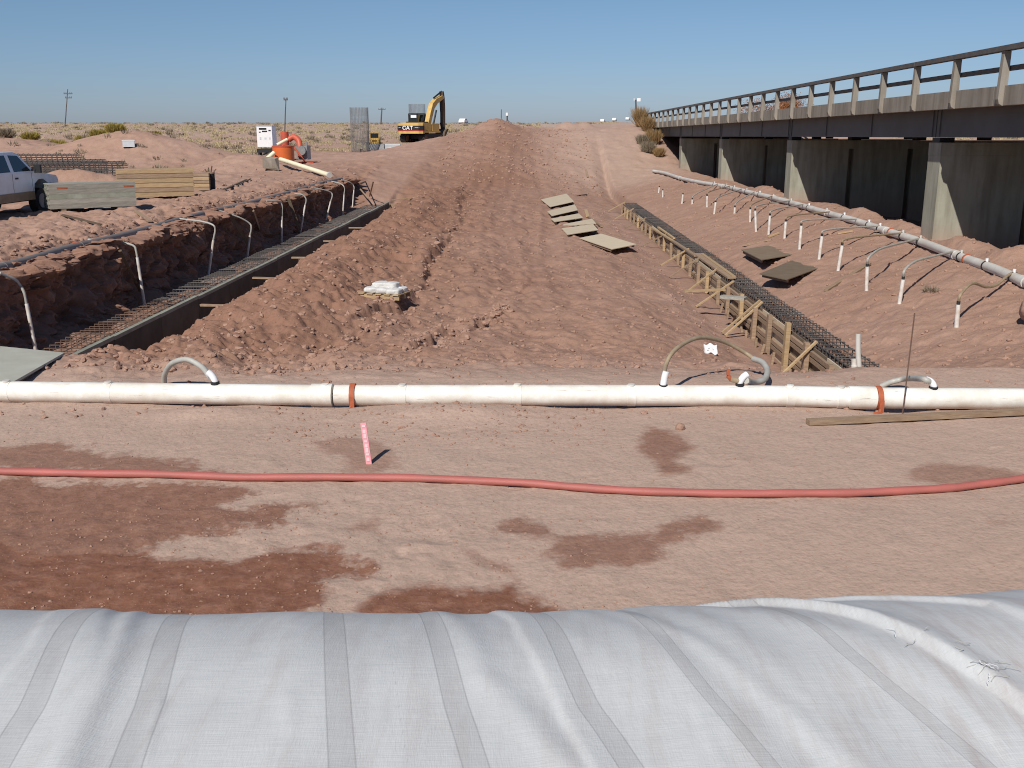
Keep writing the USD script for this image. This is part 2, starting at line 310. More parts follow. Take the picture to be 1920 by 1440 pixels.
# fabric: seams are a signed distance carried by the mesh, everything else is procedural
M['fabric'] = mat('woven_fabric_look', {
    'g': ('geometry', {}), 'mp': ('mapping', dict(scale=(8.0, 260.0, 60.0))), 'w': ('noise_texture', dict(scale=1.0, detail=3.0, roughness=0.6)),
    'mq': ('mapping', dict(scale=(240.0, 30.0, 60.0))), 'w2': ('noise_texture', dict(scale=1.0, detail=2.0)),
    'n': ('noise_texture', dict(scale=2.2, detail=6.0, roughness=0.6)), 'ms': ('mapping', dict(scale=(9.0, 1.1, 1.0), rotation=(0, 0, 0.25))), 'ns': ('noise_texture', dict(scale=1.6, detail=7.0, roughness=0.7)),
    'nr': ('rgb_ramp', {'ramp': [(0.3, (0.525, 0.532, 0.528)), (0.7, (0.58, 0.586, 0.578))]}),
    'dr': ('rgb_ramp', {'ramp': [(0.47, (0, 0, 0)), (0.70, (1, 1, 1))]}), 'dirt': ('mix', dict(color2=(0.41, 0.345, 0.32))), 'df': ('math', dict(math_type='multiply', value2=0.65)),
    'ad': ('attribute', dict(attribute='dusty')), 'dg': ('math', dict(math_type='multiply')),
    'wr': ('rgb_ramp', {'ramp': [(0.25, (0.86, 0.87, 0.88)), (0.6, (1, 1, 1))]}), 'wv': ('mix', dict(mix_type='multiply', fac=0.8)),
    'as_': ('attribute', dict(attribute='seam')), 'ab': ('math', dict(math_type='absolute')), 'in_': ('math', dict(math_type='less_than', value2=1.0)),
    'ed': ('math', dict(math_type='subtract', value2=1.0)), 'ea': ('math', dict(math_type='absolute')), 'el': ('map_range', dict(from_min=0.10, from_max=0.01, clamp=True)),
    'strip': ('mix', dict(mix_type='multiply', color2=(0.855, 0.85, 0.85))), 'line': ('mix', dict(mix_type='multiply', color2=(0.68, 0.68, 0.69))), 'sf': ('math', dict(math_type='multiply', value2=0.8)),
    'lf': ('math', dict(math_type='multiply', value2=0.8)),
    'ha': ('math', dict(math_type='multiply_add', value2=0.6)), 'b': ('bump', dict(strength=0.35, distance=0.004)), 'p': ('principled_bsdf', dict(roughness=0.85, specular_ior_level=0.2))},
    [('g.position', 'mp.vector'), ('mp.vector', 'w.vector'), ('g.position', 'mq.vector'), ('mq.vector', 'w2.vector'), ('g.position', 'n.vector'), ('g.position', 'ms.vector'), ('ms.vector', 'ns.vector'),
     ('n.fac', 'nr.fac'), ('ns.fac', 'dr.fac'), ('dr.color', 'df.value1'), ('df.value', 'dg.value1'), ('ad.fac', 'dg.value2'), ('dg.value', 'dirt.fac'), ('nr.color', 'dirt.color1'),
     ('dirt.color', 'wv.color1'), ('w.fac', 'wr.fac'), ('wr.color', 'wv.color2'),
     ('as_.fac', 'ab.value1'), ('ab.value', 'in_.value1'), ('in_.value', 'sf.value1'), ('sf.value', 'strip.fac'), ('wv.color', 'strip.color1'),
     ('ab.value', 'ed.value1'), ('ed.value', 'ea.value1'), ('ea.value', 'el.value'), ('el.result', 'lf.value1'), ('lf.value', 'line.fac'), ('strip.color', 'line.color1'),
     ('line.color', 'p.base_color'), ('w.fac', 'ha.value1'), ('w2.fac', 'ha.value3'), ('ha.value', 'b.height'), ('b.normal', 'p.normal')], 'p.BSDF')

# ------------------------------------------------------------------ the ground
def xLf(y): return -8.318 + 0.03135 * y          # inner face line of the left form
def xRf(y): return 5.10 + 0.0075 * y             # panel line of the right form
N = meshkit.noise
def fb(x, y, s, o, seed):
    a = 0.62 + 0.9 * seed; c, n = math.cos(a), math.sin(a)
    return meshkit.fbm(np.stack([(x * c - y * n) * s, (x * n + y * c) * s, (0.31 * x - 0.23 * y) * s + seed * 3.7], -1), o, seed) - 0.5

def polyline_sd(x, y, pts):
    """Distance to a polyline in plan, which side (+1 right of it), and how far along (0..1)."""
    P = np.asarray(pts, float); best = np.full(x.shape, 1e9); side = np.zeros(x.shape); along = np.zeros(x.shape)
    seg = np.linalg.norm(np.diff(P, axis=0), axis=1); cum = np.concatenate([[0], np.cumsum(seg)])
    for i in range(len(P) - 1):
        d = P[i + 1] - P[i]
        t = np.clip(((x - P[i, 0]) * d[0] + (y - P[i, 1]) * d[1]) / (seg[i] ** 2), 0, 1)
        ex, ey = x - P[i, 0] - t * d[0], y - P[i, 1] - t * d[1]
        q = np.hypot(ex, ey); m = q < best
        best = np.where(m, q, best); side = np.where(m, np.sign(d[1] * ex - d[0] * ey), side)
        along = np.where(m, (cum[i] + t * seg[i]) / cum[-1], along)
    return best, side, along

def flat_pts(pp, z): return [at_z(a, b, z)[:2] for a, b in pp]
from scipy.spatial import cKDTree
def cell_tree(x0, x1, y0, y1, c, seed):
    r = np.random.default_rng(seed); gx_, gy_ = np.meshgrid(np.arange(x0, x1, c), np.arange(y0, y1, c))
    return cKDTree(np.stack([gx_.ravel(), gy_.ravel()], 1) + (r.random((gx_.size, 2)) - 0.5) * c * 0.95)
CELLS = [(cell_tree(-26, 8, 10.5, 66, 0.42, 71), 0.42), (cell_tree(-26, 8, 10.5, 40, 0.17, 72), 0.17)]
def clod_z(x, y):
    o = np.zeros_like(x)
    m = (x > -25) & (x < 7) & (y > 11) & (y < 65)
    if m.any():
        P = np.stack([x[m], y[m]], 1)
        for tr, c in CELLS:
            d, i = tr.query(P, k=2); e = np.clip((d[:, 1] - d[:, 0]) / c, 0, 0.5) * 2
            h = ((i[:, 0] * 2654435761) % 1000) / 1000.0
            o[m] += c * np.sqrt(e) * (0.15 + 0.85 * h ** 2) * (0.42 if c > 0.3 else 0.5)
    return o
SCARPS = [(flat_pts([(640, 690), (690, 628), (745, 598), (792, 552), (800, 520), (835, 462), (860, 428), (864, 385), (868, 350)], -0.95), 0.13, 0.5),
          (flat_pts([(770, 690), (800, 664), (862, 622), (912, 596), (938, 572)], -0.9), 0.12, 0.4),
          (flat_pts([(958, 590), (984, 548), (980, 500), (984, 440), (978, 405)], -1.05), 0.06, 0.3),
          (flat_pts([(915, 410), (905, 370), (928, 350)], -1.1), 0.05, 0.3)]
MOUNDS = [(-26.5, 72, 2.0, 6.0, 4.0), (-19.5, 45.5, 0.75, 2.6, 1.1), (-17.2, 52, 0.45, 3, 2), (-16.0, 62, 0.9, 2.6, 2.6), (-40, 78, 1.6, 8, 5),
          (-1.35, 85.5, 0.75, 1.9, 2.6), (-1.0, 77, 0.55, 2.6, 7.5), (-1.6, 68, 0.3, 2.4, 5), (-1.6, 46, 0.34, 2.4, 14), (-2.0, 24, 0.30, 2.2, 8), (-0.2, 15.0, 0.16, 1.3, 1.2), (1.8, 88, 0.35, 1.3, 1.5), (4.8, 89.5, 0.62, 1.0, 1.5), (6.4, 90, 0.6, 0.9, 1.2), (2.6, 91, 0.4, 1.2, 1.5),
          (-4.3, 20.5, 0.30, 1.3, 3.2), (-3.0, 17.5, 0.25, 1.2, 1.2), (-5.0, 29, 0.2, 1.0, 5), (-4.2, 42, 0.22, 1.0, 8), (3.4, 15.6, 0.25, 1.2, 1.0),
          (11.55, 30, 0.32, 0.45, 1.3), (11.6, 33.5, 0.36, 0.5, 1.2), (11.5, 25.5, 0.3, 0.5, 1.0), (11.7, 37.5, 0.3, 0.6, 1.6), (11.7, 47, 0.35, 0.6, 2.5), (11.8, 23.2, 0.3, 0.7, 0.6),
          (-1.95, 10.2, -0.09, 0.6, 0.22), (-3.15, 10.2, -0.06, 0.4, 0.2), (0.75, 10.15, -0.06, 0.7, 0.2), (3.95, 10.1, -0.11, 0.45, 0.25), (-0.55, 9.62, 0.10, 0.75, 0.3), (-3.0, 9.6, 0.07, 0.5, 0.2)]

def base_z(x, y):
    x, y = np.asarray(x, float), np.asarray(y, float)
    sL, sR = x - xLf(y), x - xRf(y)
    near = 1 - sm(18, 40, y)
    zl = np.interp(sL, [-9, -4.2, -3.15, -2.85, -2.55, -1.9, -1.3, -0.05, 0.1, 0.7, 1.6, 2.6, 3.6, 4.8, 7],
                   [0.12, 0.12, 0.06, -0.35, -1.5, -1.65, -1.62, -1.7, -2.2, -2.15, -1.06, -0.66, -0.62, -0.92, -1.12])
    zr = np.interp(sR, [-6, -3.2, -1.3, -0.5, 0.1, 1.0, 1.22, 1.6, 2.8, 4.6, 5.5, 6.0, 6.6, 8.2, 13, 17, 22, 40],
                   [-1.08, -1.14, -1.35, -1.55, -1.62, -1.95, -1.32, -1.2, -0.86, -0.45, -0.32, -0.2, -0.22, -0.85, -1.2, -0.6, 1.7, 1.9])
    zr = zr - 0.3 * near * np.interp(sR, [-2.4, -0.6, 0.0, 1.0, 1.15], [0, 1, 1, 1, 0])
    w = sm(-3.8, -1.2, x)
    low = zl * (1 - w) + zr * w
    k = sm(51.5, 60, y) * (1 - sm(-2, 1, x))
    low = low * (1 - k) + k * np.interp(x, [-11.5, -9.5, -7, -4, -1, 1], [0.12, 0.0, -0.45, -0.9, -1.12, -1.15])
    # front end of the pit, up to the level of the haul road
    f0 = np.interp(x, [-8.8, -6.0, -4.8, 3.4, 4.2, 6.0, 6.8, 12], [11.9, 12.0, 11.1, 11.1, 11.6, 11.6, 11.2, 11.3])
    f1 = np.interp(x, [-8.8, -6.0, -4.8, 3.0, 4.2, 6.2, 7.0, 12], [13.2, 13.6, 17.2, 17.2, 15.2, 15.4, 17.0, 16.5])
    t = np.clip((y - f0) / (f1 - f0), 0, 1); t = 0.45 * t + 0.55 * t * t * (3 - 2 * t)
    z = low * t
    # far bank
    y0 = np.interp(x, [-12, -6, -2, 6, 11, 14], [56, 58, 62, 66, 73, 76]); y1 = np.interp(x, [-12, -6, -2, 6, 11, 14], [76, 80, 86, 85, 87, 89])
    u = np.clip((y - y0) / (y1 - y0), 0, 1); u = 0.5 * u + 0.5 * u * u * (3 - 2 * u)
    up = np.interp(x, [-40, -14, -11, -8, -4.9, -1.4, 3, 8, 11, 23, 30, 45], [0.45, 0.45, 0.75, 1.45, 2.05, 2.45, 2.35, 2.55, 2.8, 2.8, 1.6, 1.2])
    z = z * (1 - u) + up * u
    # desert beyond
    far = np.interp(y, [0, 80, 130, 260, 700, 4000], [0.3, 0.45, 1.5, 3.2, 4.3, 10.0])
    road = np.exp(-((x - (17.5 + 0.06 * (y - 90))) / 9.0) ** 2)
    v = sm(92, 150, y)
    z = z * (1 - v) + np.maximum(far, (2.9 + 0.004 * (y - 90)) * road) * v
    for mx, my, mh, rx, ry in MOUNDS:
        z = z + mh * np.exp(-((x - mx) / rx) ** 2 - ((y - my) / ry) ** 2)
    return z

def rough_zones(x, y):
    sL, sR = x - xLf(y), x - xRf(y)
    inpit = sm(10.9, 13.5, y) * (1 - sm(90, 130, y))
    pile = np.interp(sL, [-0.1, 0.6, 4.4, 6.2, 9.5], [0, 1, 1, 0.45, 0.2]) * np.clip((y - 10.7 - 1.5 * sm(-5, -6, x)) / 1.5, 0, 1) * (1 - 0.6 * sm(56, 66, y)) * (1 - sm(86, 90, y)) * (1 - sm(3, 4.5, x)) * (1 - sm(70, 80, y) * sm(-6, -10, x))
    bank = np.interp(sL, [-2.8, -2.5, -1.3, -1.05], [0, 1, 1, 0]) * sm(11.5, 13.5, y) * (1 - sm(54, 60, y))
    rub = np.interp(sL, [-12, -6, -3.4, -2.9], [0.12, 0.3, 0.8, 0.8]) * sm(12, 15, y) * (1 - sm(58, 75, y)) * (sL < -2.0)
    return inpit, pile, bank, rub

def sL_(x, y): return x - xLf(y)
def detail_z(x, y):
    inpit, pile, bank, rub = rough_zones(x, y)
    n_lo, n_mid, n_hi = fb(x, y, 0.35, 3, 1), fb(x, y, 1.6, 4, 2), fb(x, y, 6.0, 3, 3)
    wx, wy = x + 0.5 * n_mid, y + 0.5 * fb(x, y, 1.3, 2, 9)
    cl = 1 - np.abs(fb(wx, wy, 3.0, 3, 4)) * 4.0
    far = sm(70, 160, y)
    d = n_lo * (0.05 + 0.22 * inpit + 0.7 * far) + n_mid * (0.035 + 0.17 * inpit + 0.24 * pile + 0.35 * rub + 0.5 * far * 0.5) + n_hi * (0.017 + 0.025 * (1 - sm(-0.6, 0.4, x)) * (1 - sm(6.6, 7.6, y)) + 0.045 * inpit + 0.075 * pile + 0.08 * rub)
    d = d + np.maximum(cl, 0) * (0.05 * pile + 0.06 * rub) * sm(-0.1, 0.25, n_mid + 0.1)
    d = d + clod_z(wx, wy) * (0.62 * pile * sm(-0.15, 0.2, fb(x, y, 0.5, 2, 14) + 0.12) + 0.42 * rub)
    sR = x - xRf(y)
    keep = 1 - np.interp(sR, [-0.5, -0.1, 1.05, 1.3], [0, 0.8, 0.8, 0]) * sm(13, 16, y) * (1 - sm(54, 58, y))
    return d * keep - 0.03 * rub * (sL_(x, y) > -3.3)

_fr = np.random.default_rng(15); _fp = []
for k in range(7):
    px_, py_, an_ = _fr.uniform(-5, 5), _fr.uniform(5.4, 9.6), _fr.uniform(-0.5, 0.5) + (math.pi if _fr.random() < 0.5 else 0)
    for q in range(9):
        px_ += 0.62 * math.cos(an_); py_ += 0.62 * math.sin(an_); an_ += _fr.normal(0, 0.15); sd_ = 0.11 * (1 if q % 2 else -1)
        _fp.append((px_ - sd_ * math.sin(an_), py_ + sd_ * math.cos(an_), an_ + _fr.normal(0, 0.1)))
_fp = np.array(_fp); _ft = cKDTree(_fp[:, :2])
def foot_z(x, y):
    o = np.zeros_like(x); m = (y > 5) & (y < 10.2) & (np.abs(x) < 6.5)
    if m.any():
        d, i = _ft.query(np.stack([x[m], y[m]], 1)); f = _fp[i]; dx, dy = x[m] - f[:, 0], y[m] - f[:, 1]; c, n = np.cos(f[:, 2]), np.sin(f[:, 2])
        u, v = (dx * c + dy * n) / 0.14, (-dx * n + dy * c) / (0.05 + 0.008 * (dx * c + dy * n > 0)); r2 = u ** 2 + v ** 2
        o[m] = -0.0055 * np.exp(-r2 ** 2) + 0.003 * np.exp(-((np.sqrt(r2) - 1.25) / 0.3) ** 2)
    return o
def scarp_z(x, y):
    d = np.zeros_like(x)
    m = (y > 11) & (y < 75) & (np.abs(x) < 8)
    if not m.any(): return d
    X, Y = x[m], y[m]
    jx = 0.6 * fb(X, Y, 1.3, 3, 21) + 0.28 * fb(X, Y, 4, 2, 22)
    s = np.zeros_like(X)
    for pts, A, w in SCARPS:
        q, side, al = polyline_sd(X + jx, Y + 0.3 * jx, pts)
        sd = q * side
        amp = A * sm(0, 0.1, al) * (1 - sm(0.9, 1.0, al)) * np.clip(2.6 * N(np.stack([al * 15, X * 0.8, Y * 0.0 + A * 50], -1), 5) - 0.6, 0.0, 1.4)
        g_ = sm(-0.07, 0.09, sd); s += amp * ((1 - g_) * np.exp(-(sd / w) ** 2) - 0.75 * g_ * np.exp(-(sd / (0.6 * w)) ** 2))
    # wheel tracks running up the middle
    for c, wd in ((-1.75, 0.28), (-0.15, 0.28), (1.6, 0.25)):
        cc = c + 0.35 * np.sin(Y * 0.11 + c)
        s += -0.035 * np.exp(-((X - cc) / wd) ** 2) * sm(20, 26, Y) + 0.025 * np.exp(-((np.abs(X - cc) - 0.42) / 0.12) ** 2) * sm(20, 26, Y)
    for c, wd in ((-0.55, 0.24), (1.25, 0.24)):
        cc = c + 0.5 * np.sin(Y * 0.07 + 1.0); k_ = np.exp(-((X - cc) / wd) ** 4) * sm(15, 18, Y) * (1 - sm(40, 46, Y)) * sm(0.35, 0.6, N(np.stack([X * 0.4, Y * 0.3, X * 0 + 3], -1), 8))
        s += k_ * (-0.02 + 0.016 * np.sin(2 * np.pi * (Y + 0.6 * np.abs(X - cc)) / 0.24))
    d[m] = s
    return d

def hz(x, y):
    x, y = np.atleast_1d(np.asarray(x, float)), np.atleast_1d(np.asarray(y, float))
    return base_z(x, y) + detail_z(x, y) + scarp_z(x, y) + foot_z(x, y)
def gz(x, y): return float(hz([x], [y])[0])

_ts = np.concatenate([np.arange(2.5, 40, 0.04), np.arange(40, 130, 0.15), np.arange(130, 900, 2)])
def on_ground(px, py, lift=0.0):
    """Where the line of sight first meets the ground."""
    d = ray(px, py); d = d / d[1]
    X, Y, Z = d[0] * _ts, _ts, ZC + d[2] * _ts
    g = hz(X, Y) + lift
    hit = np.nonzero(Z <= g)[0]
    k = hit[0] if len(hit) else len(_ts) - 1
    return np.array([X[k], Y[k], g[k]])

rows = np.concatenate([np.linspace(-60, 2, 30), np.arange(2.5, 5.0, 0.1), np.arange(5.0, 12.6, 0.024)])
y = rows[-1]; ext = []
while y < 92: y += 0.024 + 0.0030 * (y - 12.6); ext.append(y)
while y < 5000: y *= 1.03; ext.append(y)
rows = np.concatenate([rows, ext])
us = np.concatenate([-np.geomspace(5, 0.62, 26)[:-1], np.linspace(-0.6, 0.6, 760), np.geomspace(0.62, 5, 26)[1:]])
GY = np.repeat(rows[:, None], len(us), 1)
GX = us[None, :] * (np.maximum(GY, 0) + 3.2)
sh = GX.shape
gx, gy = GX.ravel(), GY.ravel()
gzv = hz(gx, gy)
_, pile_, bank_, rub_ = rough_zones(gx, gy)
gx2, gy2, gz2 = gx, gy, gzv
nr, nc = sh
ii, jj = np.meshgrid(np.arange(nr - 1), np.arange(nc - 1), indexing='ij')
A = (ii * nc + jj).ravel()
faces = np.concatenate([np.stack([A, A + 1, A + nc + 1], -1), np.stack([A, A + nc + 1, A + nc], -1)])
gm = solo('ground', (np.stack([gx2, gy2, gz2], -1), faces), M['soil'], smooth=True, kind='structure')

# damp patches: signed distance (metres, positive inside) of outlines on the flat
WET = [  # outline in the photo, raggedness, strength
    ([(-220, 845), (0, 838), (90, 828), (180, 848), (300, 858), (390, 876), (430, 890), (300, 896), (0, 882), (-220, 880)], 0.8, 0.75),
    ([(-220, 890), (0, 902), (200, 905), (400, 912), (480, 922), (420, 950), (560, 940), (600, 948), (500, 985), (330, 1010), (240, 1050), (0, 1060), (-220, 1060)], 0.9, 0.85),
    ([(-220, 900), (90, 960), (140, 1060), (90, 1200), (-220, 1200)], 0.5, 0.95),
    ([(-220, 1040), (0, 1030), (200, 1020), (330, 1040), (440, 1050), (520, 1025), (600, 1020), (640, 1045), (720, 1062), (690, 1082), (610, 1088), (640, 1130), (560, 1175), (-220, 1190)], 0.65, 1.0),
    ([(655, 1150), (700, 1115), (780, 1098), (900, 1108), (965, 1092), (1000, 1118), (1050, 1145), (1085, 1158), (1000, 1200), (640, 1200)], 0.4, 1.0),
    ([(560, 940), (605, 945), (560, 962), (515, 958)], 0.35, 0.8), ([(640, 990), (710, 975), (700, 1000), (620, 1000)], 0.5, 0.5),
    ([(930, 975), (975, 968), (1060, 1000), (1200, 1002), (1250, 980), (1310, 968), (1350, 980), (1345, 996), (1290, 1002), (1285, 1020), (1240, 1045), (1190, 1068), (1060, 1072), (1020, 1040), (1050, 1018), (960, 1000), (925, 1000)], 0.6, 0.75),
    ([(870, 1035), (930, 1055), (960, 1075), (905, 1060)], 0.4, 0.6),
    ([(1215, 800), (1260, 808), (1285, 822), (1300, 850), (1270, 868), (1298, 882), (1290, 893), (1240, 893), (1225, 868), (1195, 858), (1195, 825)], 0.4, 0.75),
    ([(598, 828), (640, 818), (700, 828), (740, 842), (750, 880), (690, 890), (640, 885), (630, 862), (600, 845)], 0.5, 0.5),
    ([(1690, 882), (1730, 872), (1800, 868), (1870, 875), (1925, 885), (1925, 900), (1850, 910), (1760, 908), (1715, 902)], 0.4, 0.58),
    ([(1560, 925), (1700, 922), (1640, 935)], 0.3, 0.3), ([(1845, 975), (1895, 978), (1880, 986)], 0.3, 0.5)]
wet = np.full(len(gx), -0.6); rag = np.full(len(gx), 0.5); wetness = np.full(len(gx), 0.8)
idx = np.nonzero((gy > 3) & (gy < 10.3) & (np.abs(gx) < 7))[0]
for pp, rg, st in WET:
    P = shapely.Polygon([at_z(a, b, 0.0)[:2] for a, b in pp]).buffer(0)
    x0, y0, x1, y1 = P.bounds
    k = idx[(gx[idx] > x0 - 0.7) & (gx[idx] < x1 + 0.7) & (gy[idx] > y0 - 0.7) & (gy[idx] < y1 + 0.7)]
    if not len(k): continue
    pts = shapely.points(gx[k], gy[k]); d = shapely.distance(P.exterior, pts); d = np.where(shapely.contains(P, pts), d, -d)
    d = np.clip(d, -0.6, 0.5); b = d > wet[k]
    wet[k] = np.where(b, d, wet[k]); rag[k] = np.where(b, rg, rag[k]); wetness[k] = np.where(b, st, wetness[k])
# dry powdery ground on the flat, freshly dug redder dirt on the heaps
pale = 0.55 * (1 - sm(10.6, 13, gy)) * (gy > 0) + 0.35 * sm(60, 72, gy) * np.exp(-((gx - 7.5) / 5.5) ** 2) + 0.12
pale = pale + 0.5 * sm(95, 160, gy)
red = 0.5 * pile_ + 0.35 * bank_ + 0.25 * rub_
cone = np.exp(-((gx + 0.4 - 0.05 * (gy - 70)) / (1.4 + 0.12 * (86 - gy))) ** 2) * sm(60, 66, gy) * (1 - sm(84, 86, gy))
inp_ = sm(11, 15, gy) * (1 - sm(60, 72, gy)) * sm(-12, -8, gx) * (1 - sm(11, 13, gx))
red = np.clip(red + 0.45 * cone + 0.10 + 0.22 * inp_, 0, 1)
for nm, val in (('wet', wet), ('rag', rag), ('wetness', wetness), ('pale', np.clip(pale, 0, 1)), ('red', red)):
    UsdGeom.PrimvarsAPI(gm).CreatePrimvar(nm, Sdf.ValueTypeNames.FloatArray, 'vertex').Set(Vt.FloatArray.FromNumpy(val.astype(np.float32)))

# the left cut bank: a nearly upright ragged face with hollows and overhangs
yb_ = np.arange(11.6, 57.2, 0.04); tb_ = np.linspace(0, 1, 76)
YB, TB = np.meshgrid(yb_, tb_, indexing='ij')
kt = [0, 0.14, 0.24, 0.30, 0.42, 0.70, 0.88, 1]
SB = np.interp(TB, kt, [-3.75, -2.75, -2.28, -2.14, -2.46, -2.40, -1.72, -0.95]); ZB = np.interp(TB, kt, [-0.02, 0.05, 0.0, -0.12, -0.42, -1.2, -1.72, -1.85])
XB = xLf(YB) + SB
wB = sm(0.0, 0.2, TB) * (1 - sm(0.86, 1.0, TB))
q3 = np.stack([XB * 0.8, YB * 0.75, ZB * 1.1], -1)
big = meshkit.fbm(q3, 3, 31) - 0.5; mid = meshkit.fbm(q3 * 3.1 + 9, 4, 37) - 0.5
rid = np.abs(meshkit.fbm(np.stack([XB * 0.3, YB * 1.5, ZB * 0.45], -1) + 4, 3, 41) - 0.5) * 2
cav = np.maximum(meshkit.fbm(q3 * 1.5 + 17, 3, 43) - 0.5, 0)
fine = meshkit.fbm(q3 * 9 + 3, 3, 47) - 0.5
def cells3(P, c, seed):
    r = np.random.default_rng(seed); lo, hi = P.reshape(-1, 3).min(0) - c, P.reshape(-1, 3).max(0) + c
    g = np.stack(np.meshgrid(*[np.arange(a, b, c) for a, b in zip(lo, hi)], indexing='ij'), -1).reshape(-1, 3); d, i = cKDTree(g + (r.random(g.shape) - 0.5) * c).query(P.reshape(-1, 3), k=2)
    return (np.clip((d[:, 1] - d[:, 0]) / c, 0, 0.6).reshape(P.shape[:-1]), (((i[:, 0] * 2654435761) % 997) / 997.0).reshape(P.shape[:-1]))
PB = np.stack([XB + 0.3 * mid, YB + 0.35 * fine, ZB * 0.8 + 0.3 * mid], -1)
ce1, ch1 = cells3(PB, 0.55, 81); ce2, ch2 = cells3(PB, 0.2, 82)
blocks = 0.42 * (ch1 - 0.6) + 0.30 * np.minimum(ce1, 0.3) + 0.10 * (ch2 - 0.5) + 0.16 * np.minimum(ce2, 0.3)
XB = XB + wB * (0.62 * big + 0.2 * mid + 0.38 * (0.3 - rid) - 1.4 * cav + 0.11 * fine + 0.85 * blocks)
ZB = ZB + wB * (0.10 * (ch1 - 0.5) + 0.2 * (meshkit.fbm(q3 * 1.7 + 31, 3, 53) - 0.5) + 0.08 * fine) + (1 - sm(0.1, 0.3, TB)) * (0.16 * mid + 0.05 * fine)
YB = YB + wB * 0.5 * (meshkit.fbm(q3 * 1.6 + 51, 3, 59) - 0.5)
bt = base_z(XB.ravel(), YB.ravel()).reshape(XB.shape)
ZB = np.where(TB < 0.03, bt - 0.12, ZB)
ZB = ZB + (sm(52, 57, YB)) * np.maximum(bt - ZB - 0.1, 0)
ii, jj = np.meshgrid(np.arange(len(yb_) - 1), np.arange(75), indexing='ij'); A = (ii * 76 + jj).ravel()
solo('cut_bank', (np.stack([XB, YB, ZB], -1).reshape(-1, 3), np.concatenate([np.stack([A, A + 77, A + 1], -1), np.stack([A, A + 76, A + 77], -1)])), M['shaded_cut_soil'], smooth=38, kind='structure')

# loose clods and pebbles
def scatter_rocks(xy, size, seed, sink=0.3, dz=0.0):
    r = np.random.default_rng(seed); ico = trimesh.creation.icosahedron(); V0, F0 = np.array(ico.vertices), np.array(ico.faces)
    n = len(xy); j = 1 + 0.55 * (r.random((n, 12, 1)) - 0.5)
    sc = size[:, None, None] * (0.65 + 0.7 * r.random((n, 1, 3))) * np.array([1, 1, 0.75])
    a = r.random(n) * 6.28; c, s = np.cos(a), np.sin(a)
    V = V0[None] * j * sc
    V = np.stack([V[..., 0] * c[:, None] - V[..., 1] * s[:, None], V[..., 0] * s[:, None] + V[..., 1] * c[:, None], V[..., 2]], -1)
    z = hz(xy[:, 0], xy[:, 1]) + size * (0.75 - 2 * sink * 0.75) * 0.5 + dz
    V += np.concatenate([xy, z[:, None]], 1)[:, None]
    return V.reshape(-1, 3), (F0[None] + 12 * np.arange(n)[:, None, None]).reshape(-1, 3)
def rnd(n, x0, x1, y0, y1, p=1.0):
    return np.stack([x0 + (x1 - x0) * RNG.random(n), y0 + (y1 - y0) * RNG.random(n) ** p], 1)
def heavy(n, lo, hi, k=3.0): return lo + (hi - lo) * RNG.random(n) ** k
_y = 13 + 43 * RNG.random(2400) ** 1.3
c1 = rnd(7000, -6.9, -1.2, 11.5, 58, 1.5); c1 = c1[(c1[:, 0] > xLf(c1[:, 1]) + 0.7) & ((c1[:, 0] > -5.6) | (c1[:, 1] > 13.5))]
c2 = rnd(4200, -1.2, 5.0, 12, 66, 1.4)
c3 = np.concatenate([rnd(1800, -24, -8.5, 13, 62, 1.3), np.stack([xLf(_y) - 2.55 - 1.1 * RNG.random(2400) ** 2, _y], 1)]); c3 = c3[c3[:, 0] < xLf(c3[:, 1]) - 2.5]
c4 = rnd(3000, 6.4, 12.2, 12, 66, 1.4)
c5 = rnd(1500, -5, 6, 64, 88)
c7 = np.concatenate([np.array([np.interp(RNG.random(260), np.linspace(0, 1, len(p_)), np.array(p_)[:, 0]) + RNG.normal(0.05, 0.16, 260), np.interp(np.linspace(0, 1, 260), np.linspace(0, 1, len(p_)), np.array(p_)[:, 1])]).T for p_, _, _ in SCARPS[:2]])
for p_, c_ in ((SCARPS[0][0], c7[:260]), (SCARPS[1][0], c7[260:])): c_[:, 0] = np.interp(c_[:, 1], np.array(p_)[:, 1], np.array(p_)[:, 0]) + RNG.normal(0.06, 0.17, 260)
xy = np.concatenate([c1, c2, c3, c4, c5, c7])
sz = np.concatenate([heavy(len(c1), 0.01, 0.065, 3.5), heavy(len(c2), 0.01, 0.05), heavy(len(c3), 0.015, 0.10), heavy(len(c4), 0.012, 0.06), heavy(len(c5), 0.03, 0.12), heavy(len(c7), 0.02, 0.075, 2)])
solo('dirt_clods', scatter_rocks(xy, sz, 1), M['clod'], 'loose red clods scattered over the heaps, bank tops and pit floor', 'clods', smooth=False, kind='stuff')
c6 = np.concatenate([rnd(2600, -5.6, 5.6, 5.2, 10.0), rnd(1500, -4.6, 0.6, 5.2, 7.2), rnd(900, -6, 6, 9.5, 11.6), rnd(500, -2.4, 0.9, 8.6, 9.7)])
sz6 = np.concatenate([heavy(2600, 0.0025, 0.010, 4), heavy(1500, 0.003, 0.012, 4), heavy(900, 0.006, 0.03, 3), heavy(500, 0.004, 0.022, 3)])
solo('pebbles', scatter_rocks(c6, sz6, 2), M['clod'], 'small pebbles and crumbs of dry soil on the bare flat ground', 'pebbles', kind='stuff')

